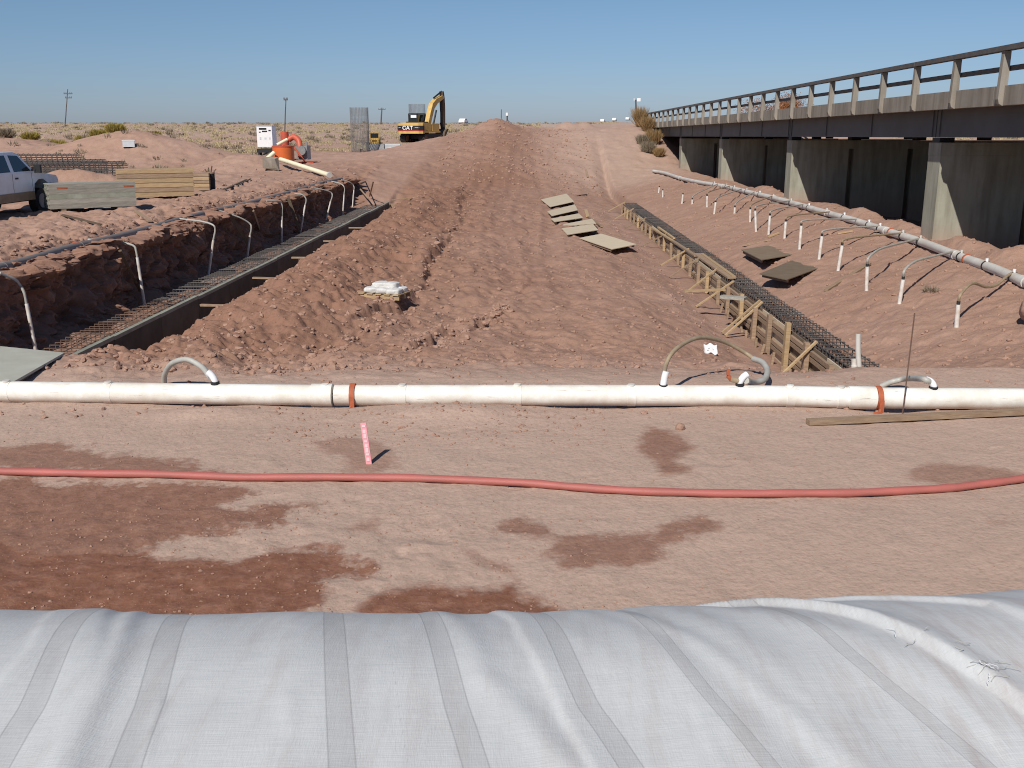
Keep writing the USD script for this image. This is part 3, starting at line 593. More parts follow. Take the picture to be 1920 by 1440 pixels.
# ------------------------------------------------------------------ fabric-covered berm in the foreground
fx = np.linspace(-5.5, 5.5, 880); fy = np.concatenate([np.linspace(0.2, 1.9, 24)[:-1], np.linspace(1.9, 4.2, 250), np.linspace(4.2, 4.95, 30)[1:]])
FX, FY = np.meshgrid(fx, fy)
def crest(x):   # height of the crest along the berm, from its outline in the photo
    px = [-400, 0, 60, 150, 300, 480, 680, 800, 940, 1010, 1150, 1300, 1480, 1560, 1640, 1740, 1800, 1920, 2300]
    py = [1142, 1143, 1145, 1150, 1156, 1150, 1150, 1150, 1155, 1158, 1145, 1142, 1140, 1122, 1121, 1128, 1121, 1104, 1085]
    X = [(p - 960) * 3.98 / F for p in px]
    return np.interp(x, X, [(1152 - q) * 3.98 / F * 1.13 for q in py])
def fabric_z(x, y):
    s = np.maximum(y - 2.7, 0)
    z = 1.15 - 0.259 * s ** 2
    cr = crest(x - 0.15 * (3.7 - y) * np.sign(x) * np.minimum(np.abs(x), 1)); k = sum(crest(x + d) for d in (-0.3, -0.2, -0.1, 0, 0.1, 0.2, 0.3)) / 7
    return np.maximum(z, -0.3) + k * sm(1.4, 3.2, y)
def fabric_pt(px, py):
    d = ray(px, py); d = d / d[1]; ys = np.linspace(1.2, 3.9, 900); Z = ZC + d[2] * ys; f = fabric_z(d[0] * ys, ys)
    h = np.nonzero(Z <= f)[0]
    k = h[0] if len(h) else int(np.argmin(Z - f))
    return np.array([d[0] * ys[k], ys[k]])
def fpl(pp, smooth=False): 
    P = [fabric_pt(a, b) for a, b in pp]; d0 = P[0] - P[1]; d0 /= np.linalg.norm(d0); d1 = P[-1] - P[-2]; d1 /= np.linalg.norm(d1)
    t = (4.9 - P[0][1]) / max(d0[1], 0.3)
    P = [P[0] + d0 * min(max(t, 0.1), 1.6)] + P + [P[-1] + d1 * 1.6]
    return spline(np.c_[np.array(P), np.zeros(len(P))], 6)[:, :2] if smooth else P
STRIPS = [([(150, 1162), (75, 1300), (-5, 1440)], 0.038), ([(345, 1152), (292, 1280), (236, 1440)], 0.042), ([(625, 1150), (633, 1290), (642, 1440)], 0.036), ([(797, 1150), (845, 1280), (893, 1440)], 0.035),
          ([(1015, 1160), (1088, 1295), (1182, 1440)], 0.033), ([(1172, 1148), (1280, 1248), (1440, 1440)], 0.024), ([(1500, 1162), (1612, 1242), (1850, 1440)], 0.024),
          ([(722, 1180), (745, 1305), (765, 1440)], 0.003)]
v, w_ = FX.ravel(), FY.ravel()
seam = np.full(v.shape, 9.0)
for pp, hw in STRIPS:
    q, side, al = polyline_sd(v, w_, fpl(pp, True)); seam = np.minimum(seam, q / hw if hw > 0.01 else 1 + q / 0.03)
FZ = fabric_z(v, w_)
FOLDS = [([(112, 1148), (62, 1215), (0, 1290), (-60, 1360)], 0.007, 0.05, 1), ([(190, 1165), (175, 1230), (145, 1320), (105, 1440)], 0.008, 0.07, -1), ([(180, 1180), (160, 1300), (120, 1420)], 0.01, 0.09, 0),
         ([(958, 1165), (992, 1212), (1036, 1295), (1110, 1440)], 0.011, 0.03, 1), ([(1062, 1180), (1172, 1256), (1242, 1345), (1320, 1440)], 0.008, 0.09, 0),
         ([(1510, 1140), (1625, 1160), (1740, 1212), (1860, 1288), (1925, 1335)], 0.034, 0.035, 1), ([(1530, 1175), (1650, 1215), (1790, 1300), (1925, 1400)], 0.012, 0.10, 0),
         ([(1758, 1127), (1860, 1135), (1925, 1155)], 0.02, 0.05, 1), ([(245, 1160), (215, 1230), (190, 1290)], 0.012, 0.04, 0), ([(860, 1180), (905, 1270), (960, 1330)], 0.012, 0.06, 0),
         ([(1180, 1190), (1300, 1290), (1420, 1420)], 0.012, 0.09, 0), ([(1420, 1290), (1540, 1390), (1600, 1440)], 0.01, 0.05, 0), ([(560, 1200), (575, 1320), (570, 1440)], 0.008, 0.12, 0),
         ([(1380, 1200), (1500, 1300), (1650, 1440)], 0.01, 0.08, 0)]
for pp, h, wd, kind in FOLDS:
    q, side, al = polyline_sd(v + 0.03 * fb(v, w_, 3, 2, 61), w_, fpl(pp)); sd = q * side
    if kind == 0: FZ += h * np.exp(-(sd / wd) ** 2)
    else:   # an overlapped edge: steep on one side, long on the other
        s2 = sd * kind; FZ += h * np.where(s2 > 0, np.exp(-(s2 / (0.45 * wd)) ** 2), np.exp(-(s2 / (2.6 * wd)) ** 2))
rw = np.random.default_rng(3)
for k in range(26):
    px0 = rw.uniform(-40, 1900); py0 = rw.uniform(1165, 1330); sl = np.interp(px0, [0, 640, 1900], [-0.5, 0.03, 1.05]) + rw.normal(0, 0.12); Ln = rw.uniform(60, 260)
    P = np.array([fabric_pt(px0 + sl * d_, py0 + d_) for d_ in np.linspace(0, Ln, 4)])
    q, side, al = polyline_sd(v + 0.04 * fb(v, w_, 2.5, 2, 70 + k), w_, P)
    FZ += rw.uniform(-0.003, 0.0045) * np.exp(-(q / rw.uniform(0.012, 0.035)) ** 2) * sm(0, 0.25, al) * (1 - sm(0.75, 1, al))
FZ += 0.006 * fb(v, w_ * 0.35, 1.6, 3, 51) + 0.006 * fb(v * 1.6, w_ * 0.5, 6, 3, 52) + 0.0012 * fb(v, w_, 22, 3, 53)
ii, jj = np.meshgrid(np.arange(len(fy) - 1), np.arange(len(fx) - 1), indexing='ij'); A = (ii * len(fx) + jj).ravel(); nc = len(fx)
fm = solo('fabric_cover', (np.stack([v, w_, FZ], -1), np.concatenate([np.stack([A, A + 1, A + nc + 1], -1), np.stack([A, A + nc + 1, A + nc], -1)])), M['fabric'],
          'pale grey woven fabric with sewn strips draped over the rounded berm in the foreground', 'fabric sheet', smooth=True)
dusty = np.clip(0.45 + 0.9 * sm(0.2, 2.2, v), 0, 1)
for nm, val in (('seam', seam), ('dusty', dusty)):
    UsdGeom.PrimvarsAPI(fm).CreatePrimvar(nm, Sdf.ValueTypeNames.FloatArray, 'vertex').Set(Vt.FloatArray.FromNumpy(val.astype(np.float32)))
def fz(x, y):
    k = np.argmin((v - x) ** 2 + (w_ - y) ** 2); return FZ[k]
tt = thing('frayed_threads', 'frayed dark and white threads pulled loose along the folded fabric edge', 'threads', (0, 0, 0))
th = []
r = np.random.default_rng(5)
for k in range(14):
    u = r.random(); a = fabric_pt(1690 + 220 * u + r.normal(0, 12), 1190 + 118 * u + r.normal(0, 8))
    ang = r.uniform(-0.9, 0.5) if k % 3 else r.uniform(0, 6.28); L = r.uniform(0.04, 0.13); n = 6; P = []
    for i in range(n):
        p = a + np.array([math.cos(ang), -math.sin(ang)]) * 0; ang += r.normal(0, 0.7); a = a + L / n * np.array([math.cos(ang), -math.sin(ang) * 0.8])
        P.append([a[0], a[1], fz(*a) + 0.006 + 0.012 * r.random()])
    th.append((k, tube(spline(P, 4), 0.0008, 5)))
for nm, sel, mt in (('thread', lambda k: k % 4 != 0, M['hose']), ('thread', lambda k: k % 4 == 0, M['paper'])):
    part(tt, nm, cat_([m for k, m in th if sel(k)]), mt, smooth=True, kind='stuff')

# ------------------------------------------------------------------ road bridge on the right
BY, BS = 27.9, -0.0095
BX, BYAW = 11.22, math.atan(0.0133)
bz0 = 0.0
br = thing('road_bridge', 'concrete road bridge with dark girders and a two-bar railing', 'bridge', (BX, BY, 0), -BYAW)
def bpart(parent, name, m, mt, **k):
    m = m.copy(); vv = np.array(m.vertices); vv[:, 2] += BS * vv[:, 1] * np.clip((vv[:, 2] + 1.0) / 2.5, 0, 1); m.vertices = vv
    return part(parent, name, m, mt, world=False, **k)
Y0, Y1 = -24.0, 64.0
dk = bpart(br, 'deck', box((5.425, (Y0 + Y1) / 2, 3.36), (11.05, Y1 - Y0, 0.28)), M['deck'])
bpart(br, 'road_surface', box((5.6, (Y0 + Y1) / 2, 3.515), (10.0, Y1 - Y0, 0.03)), M['asphalt'])
for s in (0, 1):
    cx = -0.23 if s == 0 else 11.08
    seg = np.linspace(Y0, Y1, 37)
    for a, b in zip(seg[:-1], seg[1:]):
        bpart(br, 'edge_beam', box((cx, (a + b) / 2, 3.40), (0.24, b - a - 0.015, 0.42)), M['deck'])
for i, gxx in enumerate((0.42, 2.9, 5.6, 8.3, 10.8)):
    piers = [-15.4, 0.0, 15.4, 30.7, 46.0, 63.5]
    ends = [Y0] + piers[0:] 
    for a, b in zip(piers[:-1], piers[1:]):
        prof = [(-0.2, 2.50), (0.2, 2.50), (0.2, 2.58), (0.05, 2.62), (0.05, 3.13), (0.2, 3.17), (0.2, 3.218), (-0.2, 3.218), (-0.2, 3.17), (-0.05, 3.13), (-0.05, 2.62), (-0.2, 2.58)] if i else \
               [(-0.22, 2.50), (0.2, 2.50), (0.2, 3.218), (-0.22, 3.218)]
        g = bpart(br, 'girder', extrude_y([(gxx + p, q) for p, q in prof], a + 0.03, b - 0.03), M['girder'])
        if i == 0:
            for q in np.linspace(a + 0.25, b - 0.25, 4):
                bpart(g, 'stiffener', box((gxx - 0.235, q, 2.86), (0.03, 0.07, 0.68)), M['girder'])
for yy in piers[:-1]:
    cap = bpart(br, 'pier_cap', box((5.76, yy, 2.19), (11.1, 0.85, 0.34)), M['pier'])
    for i, gxx in enumerate((0.42, 2.9, 5.6, 8.3, 10.8)):
        bpart(cap, 'bearing', box((gxx, yy, 2.43), (0.4, 0.5, 0.128)), M['black'])
    x0 = 0.22
    for wd in (2.35, 2.2, 2.2, 2.2):
        nose = extrude_y([(x0, -3.0), (x0 + wd, -3.0), (x0 + wd, 2.018), (x0, 2.018)], yy - 0.42, yy + 0.42)
        bpart(cap, 'column', nose, M['pier']); x0 += wd + 0.24
bpart(br, 'abutment', extrude_x([(63.6, -2), (64.6, -2), (64.6, 3.2), (63.6, 3.2)], 0.0, 11.2), M['pier'])
bpart(br, 'wing_wall', cat_([box((-0.05, 65.2, 2.9), (0.35, 2.2, 1.7))]), M['deck'])
ys = np.arange(Y0 + 1.2, Y1 + 0.01, 2.56)
for s, cx in ((0, -0.37), (1, 11.22)):
    for yy in ys:
        sgn = -1 if s == 0 else 1
        pr = [(cx + sgn * -0.02, 3.175), (cx + sgn * 0.07, 3.225), (cx + sgn * 0.10, 3.32), (cx + sgn * 0.07, 4.33), (cx + sgn * -0.08, 4.33), (cx + sgn * -0.08, 3.62), (cx + sgn * -0.02, 3.617)]
        bpart(br, 'rail_post', extrude_y(pr, yy - 0.07, yy + 0.07), M['post'])
    for zz, hh in ((4.37, 0.11), (3.98, 0.10)):
        for a, b in zip(ys[:-1:3], list(ys[3::3]) + [ys[-1]]):
            if b <= a: continue
            bpart(br, 'rail_bar', box((cx + (0.17 if s == 0 else -0.17) * (zz < 4.2) + 0.0, (a + b) / 2, zz if zz < 4.2 else 4.392), (0.14 if zz < 4.2 else 0.2, b - a - 0.02, hh)), M['rail'])

# ------------------------------------------------------------------ left form and its mat of bars
def lf(y, s, z): return np.array([xLf(y) + s, y, z])
t = thing('left_formwork', 'long dark plywood wall form standing in the trench left of the dirt mound', 'formwork', lf(17, 0, -2.0))
yy = 14.2
while yy < 54:
    b = min(yy + 2.44, 54.6)
    dz = RNG.normal(0, 0.012)
    part(t, 'form_panel', beam(lf(yy + 0.006, 0.0, -1.72 + dz), lf(b - 0.006, 0.0, -1.72 + dz), 0.025, 0.96), M['form_face'])
    part(t, 'top_board', beam(lf(yy + 0.004, -0.03, -1.2 + dz), lf(b - 0.004, -0.03, -1.2 + dz), 0.10, 0.075), M['form_edge'])
    yy = b
part(t, 'end_panel', beam(lf(54.75, 0.0, -1.55), lf(54.95, 1.15, -1.55), 0.03, 0.6), M['wood_old'])
STRUTS = [(150, 703, 186, 707), (356, 572, 404, 582), (460, 521, 516, 533), (556, 483, 602, 491), (621, 452, 656, 461), (668, 427, 692, 433)]
for a, b, c, d in STRUTS:
    p = at_z(a, b, -1.36); q = p + np.array([1.15, at_z(c, d, -1.3)[1] - p[1], 0.10 - 0.02]);
    p[0] = xLf(p[1]) + 0.11; part(t, 'strut', beam(p, [p[0] + 1.2, p[1] - 0.25, -1.34], 0.075, 0.05), M['wood_old'])
t = thing('yellow_plank', 'thin yellow plank laid across the far end of the left form', 'plank', at_z(760, 370, -1.1))
part(t, 'board', beam(at_z(735, 375, -1.08), at_z(795, 368, -0.95), 0.14, 0.04), M['wood'])

def hoop(y, xs, z0, z1, r, side):
    (xa, xb) = xs; f = xLf if side == 'L' else xRf
    j = RNG.normal(0, 0.012, 5)
    P = [(f(y) + xa, y + j[0], z0), (f(y) + xb, y + j[1], z0), (f(y) + xb, y + j[2], z1 + j[4]), (f(y) + xa, y + j[3], z1 + j[4])]
    return cat_([tube([P[k], P[(k + 1) % 4]], r, 5) for k in range(4)])
def bars(name, t, side, xs, zs, ylo, yhi, r, mt, nseg=4):
    f = xLf if side == 'L' else xRf
    for sx in xs:
        for sz_ in zs:
            yv = np.linspace(ylo, yhi, 24)
            part(t, name, tube(np.stack([f(yv) + sx + RNG.normal(0, 0.012, 24), yv, sz_ + RNG.normal(0, 0.012, 24)], 1), r, 5), mt)
t = thing('rebar_mat', 'low reinforcing bar cage lying in the left trench beside the dark form', 'rebar cage', lf(17, -0.6, -1.75))
for yy in np.arange(14.4, 55, 0.22):
    part(t, 'hoop', hoop(yy, (-1.12, -0.16), -1.62, -1.27 + 0.02 * math.sin(yy), 0.0095, 'L'), M['rust'] if yy < 24 else M['steel'])
bars('long_bar', t, 'L', (-1.1, -0.86, -0.62, -0.38, -0.18), (-1.6, -1.285), 14.2, 55, 0.0085, M['steel'])
t = thing('right_rebar_cage', 'dark square reinforcing bar cage running along the right hand form', 'rebar cage', (xRf(15) + 0.55, 15, -1.95))
for yy in np.arange(14.6, 54, 0.235):
    part(t, 'hoop', hoop(yy, (0.5, 1.05), -1.93, -1.16 - 0.04 * (yy < 15.5), 0.0105, 'R'), M['steel'])
bars('long_bar', t, 'R', (0.52, 1.03), (-1.9, -1.66, -1.42, -1.19), 14.4, 54, 0.011, M['steel'])
bars('long_bar', t, 'R', (0.68, 0.86), (-1.9, -1.2), 14.4, 54, 0.011, M['steel'])

# ------------------------------------------------------------------ right form with walers, studs and braces
def rf(y, s, z): return np.array([xRf(y) + 0.36 + s, y, z])
t = thing('right_formwork', 'long plywood wall form with walers and leaning braces right of the dirt mound', 'formwork', rf(16, 0, -1.95))
yy = 14.9
while yy < 53:
    b = min(yy + 2.44, 53.6)
    part(t, 'form_panel', beam(rf(yy + 0.006, 0.0, -1.6), rf(b - 0.006, 0.0, -1.6), 0.022, 0.84), M['ply'] if RNG.random() < 0.55 else M['ply_dark'])
    yy = b
yy = 14.9
while yy < 53:
    b = min(yy + 3.66, 53.6)
    for zz in (-1.28, -1.66):
        for o in (0.0, -0.115):
            part(t, 'waler', beam(rf(yy + 0.01, -0.045, zz + o), rf(b - 0.01, -0.045, zz + o), 0.06, 0.085), M['wood_old'])
    yy = b
for k, yy in enumerate(np.arange(15.3, 53, 1.45)):
    h = RNG.uniform(-0.05, 0.06) + (0.08 if yy < 24 else 0)
    yy = yy + RNG.normal(0, 0.12); part(t, 'strongback', beam(rf(yy + RNG.normal(0, 0.05), -0.135, -2.15), rf(yy, -0.125, -1.2 + h + RNG.normal(0, 0.03)), 0.15 if yy < 25 else 0.09, 0.09, up=(1, 0, 0)), M['wood_old'] if k % 3 else M['wood'])
BR = [(1204, 454, 1228, 437), (1226, 479, 1243, 466), (1251, 497, 1276, 482), (1283, 521, 1303, 504), (1309, 542, 1330, 527), (1318, 586, 1352, 563), (1344, 612, 1414, 566), (1463, 678, 1508, 640), (1142, 394, 1153, 379), (1153, 404, 1166, 391), (1175, 424, 1193, 408)]
for a, b, c, d in BR:
    q = at_z(c, d, -1.06); q[0] = xRf(q[1]) + 0.40
    p = at_z(a, b, -1.45); p[1] = q[1] - 0.25 + RNG.uniform(-0.1, 0.1); dz = p[0]
    p = np.array([q[0] - RNG.uniform(0.85, 1.05), q[1] - 0.3, gz(q[0] - 0.95, q[1] - 0.3) + 0.03])
    part(t, 'brace', beam(p, q, 0.05, 0.038), M['wood'] if RNG.random() < 0.5 else M['wood_old'])
for k in range(14):   # pointed ground stakes along the foot of the form
    y_ = 15.6 + 0.75 * k + RNG.uniform(-0.2, 0.2); g = gz(xRf(y_) + 0.04, y_)
    part(t, 'stake', beam(rf(y_, -0.32 + RNG.normal(0, 0.05), g - 0.2), rf(y_, -0.28, g + RNG.uniform(0.12, 0.32)), 0.05, 0.04, up=(0, 1, 0)), M['wood_old'])
def board(name, label, a, b, w, h, mt, za, zb, catg='board', group=None):
    p, q = at_z(*a, za), at_z(*b, zb)
    t = thing(name, label, catg, (p + q) / 2, group=group)
    part(t, 'board', beam(p, q, w, h), mt); return t
board('cross_board', 'pale board lying level across the right form above the braces', (1283, 546), (1359, 543), 0.10, 0.05, M['wood'], -1.08, -1.08)
board('short_board', 'short thick whitish board on top of the right form', (1353, 556), (1398, 560), 0.24, 0.06, M['wood_grey'], -1.05, -1.05)
board('loose_board', 'leftmost of two pale boards resting on the far rebar cage', (1224, 428), (1262, 452), 0.10, 0.05, M['wood'], -1.11, -1.11)
board('loose_board', 'thin pale board above its neighbour on the far rebar cage', (1234, 426), (1264, 447), 0.08, 0.05, M['wood'], -1.10, -1.10)
board('loose_board', 'long pale board in the middle of the boards on the cage', (1262, 452), (1305, 480), 0.12, 0.05, M['wood_old'], -1.10, -1.10)
board('wide_board', 'wide reddish brown board lying along the right rebar cage', (1306, 476), (1372, 521), 0.22, 0.05, M['wood_old'], -1.09, -1.09)
board('wide_board', 'narrow orange brown board at the outer edge of the right rebar cage', (1316, 476), (1376, 519), 0.10, 0.05, M['wood'], -1.07, -1.07)

# ------------------------------------------------------------------ header pipes with their wellpoints
# front white header
HP = [at_z(a, b, 0.11) for a, b in ((-420, 731), (0, 734), (340, 738), (625, 741), (1000, 741), (1400, 742), (1640, 746), (1930, 748), (2350, 752))]
wp = thing('white_header_pipe', 'thick white plastic pipe lying straight across the front of the pit', 'pipe', HP[4])
HPs = spline(HP, 12)
def hp_at(px):   # point on the header seen at this column
    pr = [960 + F * p[0] / (p[1] * CF + (ZC - p[2]) * SF) for p in HPs]
    i = int(np.clip(np.searchsorted(pr, px) - 1, 0, len(pr) - 2)); u = (px - pr[i]) / (pr[i + 1] - pr[i])
    return HPs[i] * (1 - u) + HPs[i + 1] * u
for a, b in ((-400, 622), (628, 1600), (1606, 2340)):
    px_ = np.linspace(a, b, 24); P = np.array([hp_at(q) for q in px_])
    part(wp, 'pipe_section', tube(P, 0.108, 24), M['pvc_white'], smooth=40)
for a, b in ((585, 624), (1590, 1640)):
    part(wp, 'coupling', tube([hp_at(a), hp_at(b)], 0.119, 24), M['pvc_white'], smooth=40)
def ring(p, d, r, w, mt_r=0.012, n=24):
    d = np.asarray(d, float) / np.linalg.norm(d)
    return tube([np.asarray(p) - d * w / 2, np.asarray(p) - d * w / 2 * 0.98, np.asarray(p) + d * w / 2 * 0.98, np.asarray(p) + d * w / 2], [r - mt_r, r, r, r - mt_r], n)
hd = np.array([1.0, 0, 0])
for a in (662, 1645):
    p = hp_at(a); part(wp, 'strap', cat_([ring(p, hd, 0.124, 0.055), box(p + [0.005, -0.12, -0.06], (0.045, 0.03, 0.13)), tube(spline([p + [0, -0.12, -0.09], p + [-0.03, -0.17, -0.115], p + [-0.09, -0.2, -0.11]], 5), 0.02, 6)]), M['orange'], smooth=30, label='torn orange strap around the white pipe')
for a in (15, 205, 610, 755, 970, 1183, 1480, 1575):
    p = hp_at(a) + [0, -0.01, 0.104]
    c = part(wp, 'saddle', cat_([ring(hp_at(a), hd, 0.1125, 0.085)]), M['pvc_white'], smooth=40)
    part(c, 'plug', cyl(p - [0, 0, 0.02], p + [0, 0, 0.02], 0.042, 14, 0.036), M['pvc_grey'] if a % 2 else M['pvc_white'], smooth=40)
# little splash of mud and scuffs are in the material; hoses on the front header
def elbow(t, p, d):
    p = np.asarray(p, float); d = np.asarray(d, float); d = d / np.linalg.norm(d)
    part(t, 'elbow', tube(spline([p + [0, 0, -0.06], p + [0, 0, 0.0], p + d * 0.035 + [0, 0, 0.04], p + d * 0.085 + [0, 0, 0.05]], 5), 0.034, 12), M['paper'], smooth=40)
    part(t, 'clamp', ring(p + [0, 0, -0.02], [0, 0, 1], 0.045, 0.03, n=14), M['rubber'])
def hose_thing(label, pts, mt, r=0.03, name='suction_hose', cl=()):
    t = thing(name, label, 'hose', pts[0])
    part(t, 'hose', tube(spline(pts, 10), r, 12), mt, smooth=40)
    for p, d in cl: elbow(t, p, d)
    return t
yb = 11.0
e = hp_at(405) + [0, 0, 0.14]
hose_thing('short arched grey hose over the white pipe near its left strap', [e + [-0.05, 0.02, 0.03], at_y(378, 688, 10.35), at_y(350, 674, 10.45), at_y(322, 682, 10.6), at_y(309, 702, 10.75), at_y(308, 722, 10.85)], M['hose'], cl=[(e, (-1, 0.1, 0.6))])
e1, e2 = hp_at(1243) + [0, 0, 0.14], hp_at(1386) + [0, 0, 0.14]
hose_thing('long tan hose arching up from the white pipe and over the dirt', [e1, at_y(1248, 686, 10.35), at_y(1262, 660, 10.5), at_y(1290, 640, 10.8), at_y(1320, 633, 11.1), at_y(1360, 642, 11.4), at_y(1395, 660, 11.5), at_y(1415, 674, 11.4)], M['hose_tan'], r=0.024, cl=[(e1 + [0, 0, -0.02], (0.3, 0.1, 1.0))])
t = hose_thing('grey hose curling in a half loop back to the white pipe', [at_y(1413, 673, 11.42), at_y(1430, 680, 11.2), at_y(1439, 696, 10.9), at_y(1432, 712, 10.6), at_y(1412, 717, 10.4), e2 + [0.06, 0, 0.02]], M['hose'], r=0.034, cl=[(e2, (0.5, 0.2, 0.2))])
part(t, 'valve_handle', cat_([cyl(e2 + [-0.13, 0.0, 0.07], e2 + [-0.09, 0, 0.03], 0.022), box(e2 + [-0.125, 0, 0.11], (0.035, 0.02, 0.06))]), M['orange'])
part(t, 'valve_body', cyl(e2 + [-0.1, 0.0, 0.035], e2 + [0.0, 0, 0.01], 0.028), M['hose_tan'], smooth=40)
e3 = hp_at(1748) + [0, 0, 0.13]
hose_thing('low grey hose lying behind the white pipe at the right strap', [at_y(1652, 724, 10.75), at_y(1672, 716, 10.7), at_y(1700, 710, 10.6), e3 + [-0.1, 0.05, 0.06], e3 + [-0.03, 0.0, 0.04]], M['hose'], r=0.03, cl=[(e3, (-1, 0.2, 0.2))])
b = on_ground(1613, 704)
t = thing('grey_tube', 'tall bent grey tube standing beside a short white riser at the cage end', 'pipe', at_y(1613, 708, 14.6))
part(t, 'tube', tube(spline([at_y(1614, 716, 14.6), at_y(1611, 690, 14.62), at_y(1609, 660, 14.66), at_y(1609, 626, 14.7)], 6), 0.040, 12), M['pvc_grey'], smooth=40)
t = thing('short_riser', 'short white riser pipe at the near end of the right rebar cage', 'riser pipe', at_y(1602, 712, 14.45))
part(t, 'riser_pipe', tube([at_y(1603, 722, 14.45), at_y(1601, 673, 14.5)], 0.040, 12), M['riser'], smooth=40)
part(t, 'collar', ring(at_y(1601.4, 690, 14.483), [0, 0, 1], 0.046, 0.08, n=12), M['riser'], smooth=40)

# right header
RH = [(2100, 598), (1990, 560), (1920, 533), (1860, 508), (1790, 481), (1725, 458), (1660, 436), (1600, 416), (1550, 402), (1500, 388), (1450, 375), (1400, 362), (1355, 352), (1310, 343), (1275, 336), (1245, 326), (1225, 322)]
RHp = []
for a, b in RH:
    p = on_ground(a, b, 0.06); p[0] = max(p[0], 9.2) if b < 560 else p[0]; RHp.append(p)
RHp = np.array(RHp); RHp[:, 2] = np.convolve(np.pad(RHp[:, 2], 1, 'edge'), [0.25, 0.5, 0.25], 'valid') + 0.05
rh = thing('right_header_pipe', 'long grey header pipe lying on the slope beside the bridge piers', 'pipe', RHp[5])
RHs = spline(RHp, 6)
for k in range(0, len(RHs) - 1, 12):
    P = RHs[k:k + 13]
    if len(P) < 2: continue
    part(rh, 'pipe_section', tube(P, 0.105, 16), M['pvc_grey'], smooth=40)
    if k: part(rh, 'coupling', ring(RHs[k], RHs[min(k + 1, len(RHs) - 1)] - RHs[k - 1], 0.122, 0.22, n=16), M['pvc_grey'], smooth=40)
def rh_at(px):
    pr = np.array([960 + F * p[0] / (p[1] * CF + (ZC - p[2]) * SF) for p in RHs])
    i = int(np.argmin(np.abs(pr - px))); return RHs[i], RHs[min(i + 1, len(RHs) - 1)] - RHs[max(i - 1, 0)]
for a in (1812, 1676): p, d = rh_at(a); part(rh, 'strap', ring(p, d, 0.125, 0.06, n=16), M['orange'], label='orange strap around the grey pipe')
for a in (1905, 1845, 1800, 1728, 1690, 1655, 1625, 1585, 1550, 1515, 1480, 1450, 1425, 1400, 1380, 1360, 1340):
    p, d = rh_at(a); c = part(rh, 'clamp', ring(p, d, 0.117, 0.05, n=14), M['rubber']); part(c, 'plug', cyl(p + [0.0, 0, 0.1], p + [0.0, 0, 0.17], 0.035, 10), M['paper'] if a % 2 else M['pvc_grey'], smooth=40)
RIS = [(1794, 613, 570, 1905), (1685, 570, 524, 1795), (1626, 545, 500, 1728), (1570, 508, 461, 1688), (1535, 486, 443, 1650), (1499, 467, 424, 1610), (1471, 447, 416, 1560), (1441, 440, 405, 1510), (1419, 434, 396, 1480), (1407, 416, 393, 1450),
       (1377, 402, 389, 1420), (1338, 403, 381, 1390), (1326, 389, 369, 1370), (1298, 384, 376, 1350), (1278, 383, 367, 1330), (1243, 370, 358, 1300), (1234, 362, 352, 1280)]
for k, (px, pb, ptop, hx) in enumerate(RIS):
    b = on_ground(px, pb); h = (pb - ptop) * (b[1] * CF) / F / CF
    lean = {0: -0.02, 2: -0.05, 8: -0.10, 3: 0.07}.get(k, RNG.normal(0, 0.04)); top = b + [lean, 0.0, h]
    lab = ['nearest white riser pipe with an S shaped hose to the grey header', 'second nearest white riser with a hose looping high to the grey header', 'white riser with a tall arched hose just left of the second nearest one', 'slightly leaning white riser right of the dark plywood sheets'][k] if k < 4 else None
    lab = lab or ['white riser standing just behind the larger dark plywood sheet', 'white riser just above the smaller dark plywood sheet', 'white riser left of the one above the smaller dark sheet', 'white riser beside the leaning one on the right slope', 'leaning white riser on the right slope', 'short white riser touching the leaning one from behind', 'very short white riser between the taller pairs', 'white riser of the middle pair with a dark bent shadow', 'white riser behind its twin in the middle pair',
                  'stub of a white riser low on the far slope', 'white riser above the far end of the right form', 'right one of the two farthest small white risers', 'farthest small white riser near the bridge end of the slope'][k - 4]
    t = thing('wellpoint', lab, 'riser pipe', b, group='white risers along the right header')
    part(t, 'riser_pipe', tube([b - [0, 0, 0.25], top], 0.043, 10), M['riser'], smooth=40)
    part(t, 'cap', cyl(top - [0, 0, 0.02], top + [0, 0, 0.07], 0.033, 10), M['rubber'])
    hp, hd_ = rh_at(hx); hp = hp + [-0.05, 0, 0.08]
    dd = hp - top
    up = 0.26 if k in (1, 2) else (0.16 if k == 0 else 0.14)
    if k == 0: pts = [top + [0, 0, 0.05], top + [0.03, 0, 0.20], top + 0.22 * dd + [0, 0, 0.26], top + 0.5 * dd + [0, 0, 0.02], top + 0.72 * dd + [0, 0, -0.06], top + 0.9 * dd, hp]
    else: pts = [top + [0, 0, 0.05], top + [0.02, 0, 0.6 * up + 0.05], top + 0.2 * dd + [0, 0, up], top + 0.55 * dd + [0, 0, 0.6 * up], hp]
    if k < 14: part(t, 'hose', tube(spline(pts, 7), 0.028 if k < 4 else 0.024, 8), M['hose'] if k % 3 else M['hose_tan'], smooth=40)

# left header and its wellpoints
LH = [(-160, 548), (-60, 520), (0, 503), (60, 487), (130, 466), (200, 450), (270, 432), (340, 412), (400, 397), (450, 386), (500, 373), (560, 357), (600, 345), (640, 336)]
LHp = np.array([at_z(a, b, 0.02) for a, b in LH])
lh = thing('left_header_pipe', 'dark grey header pipe half buried along the ragged left bank edge', 'pipe', LHp[5])
LHs = spline(LHp, 6)
for k in range(0, len(LHs) - 1, 13):
    P = LHs[k:k + 14]
    if len(P) > 1: part(lh, 'pipe_section', tube(P, 0.10, 14), M['pipe_dark'], smooth=40)
    if k: part(lh, 'coupling', ring(LHs[k], LHs[k + 1] - LHs[k - 1], 0.112, 0.2, n=14), M['pipe_dark'], smooth=40)
p = at_z(143, 462, 0.02); part(lh, 'strap', ring(p, LHs[30] - LHs[24], 0.12, 0.08, n=14), M['orange'])
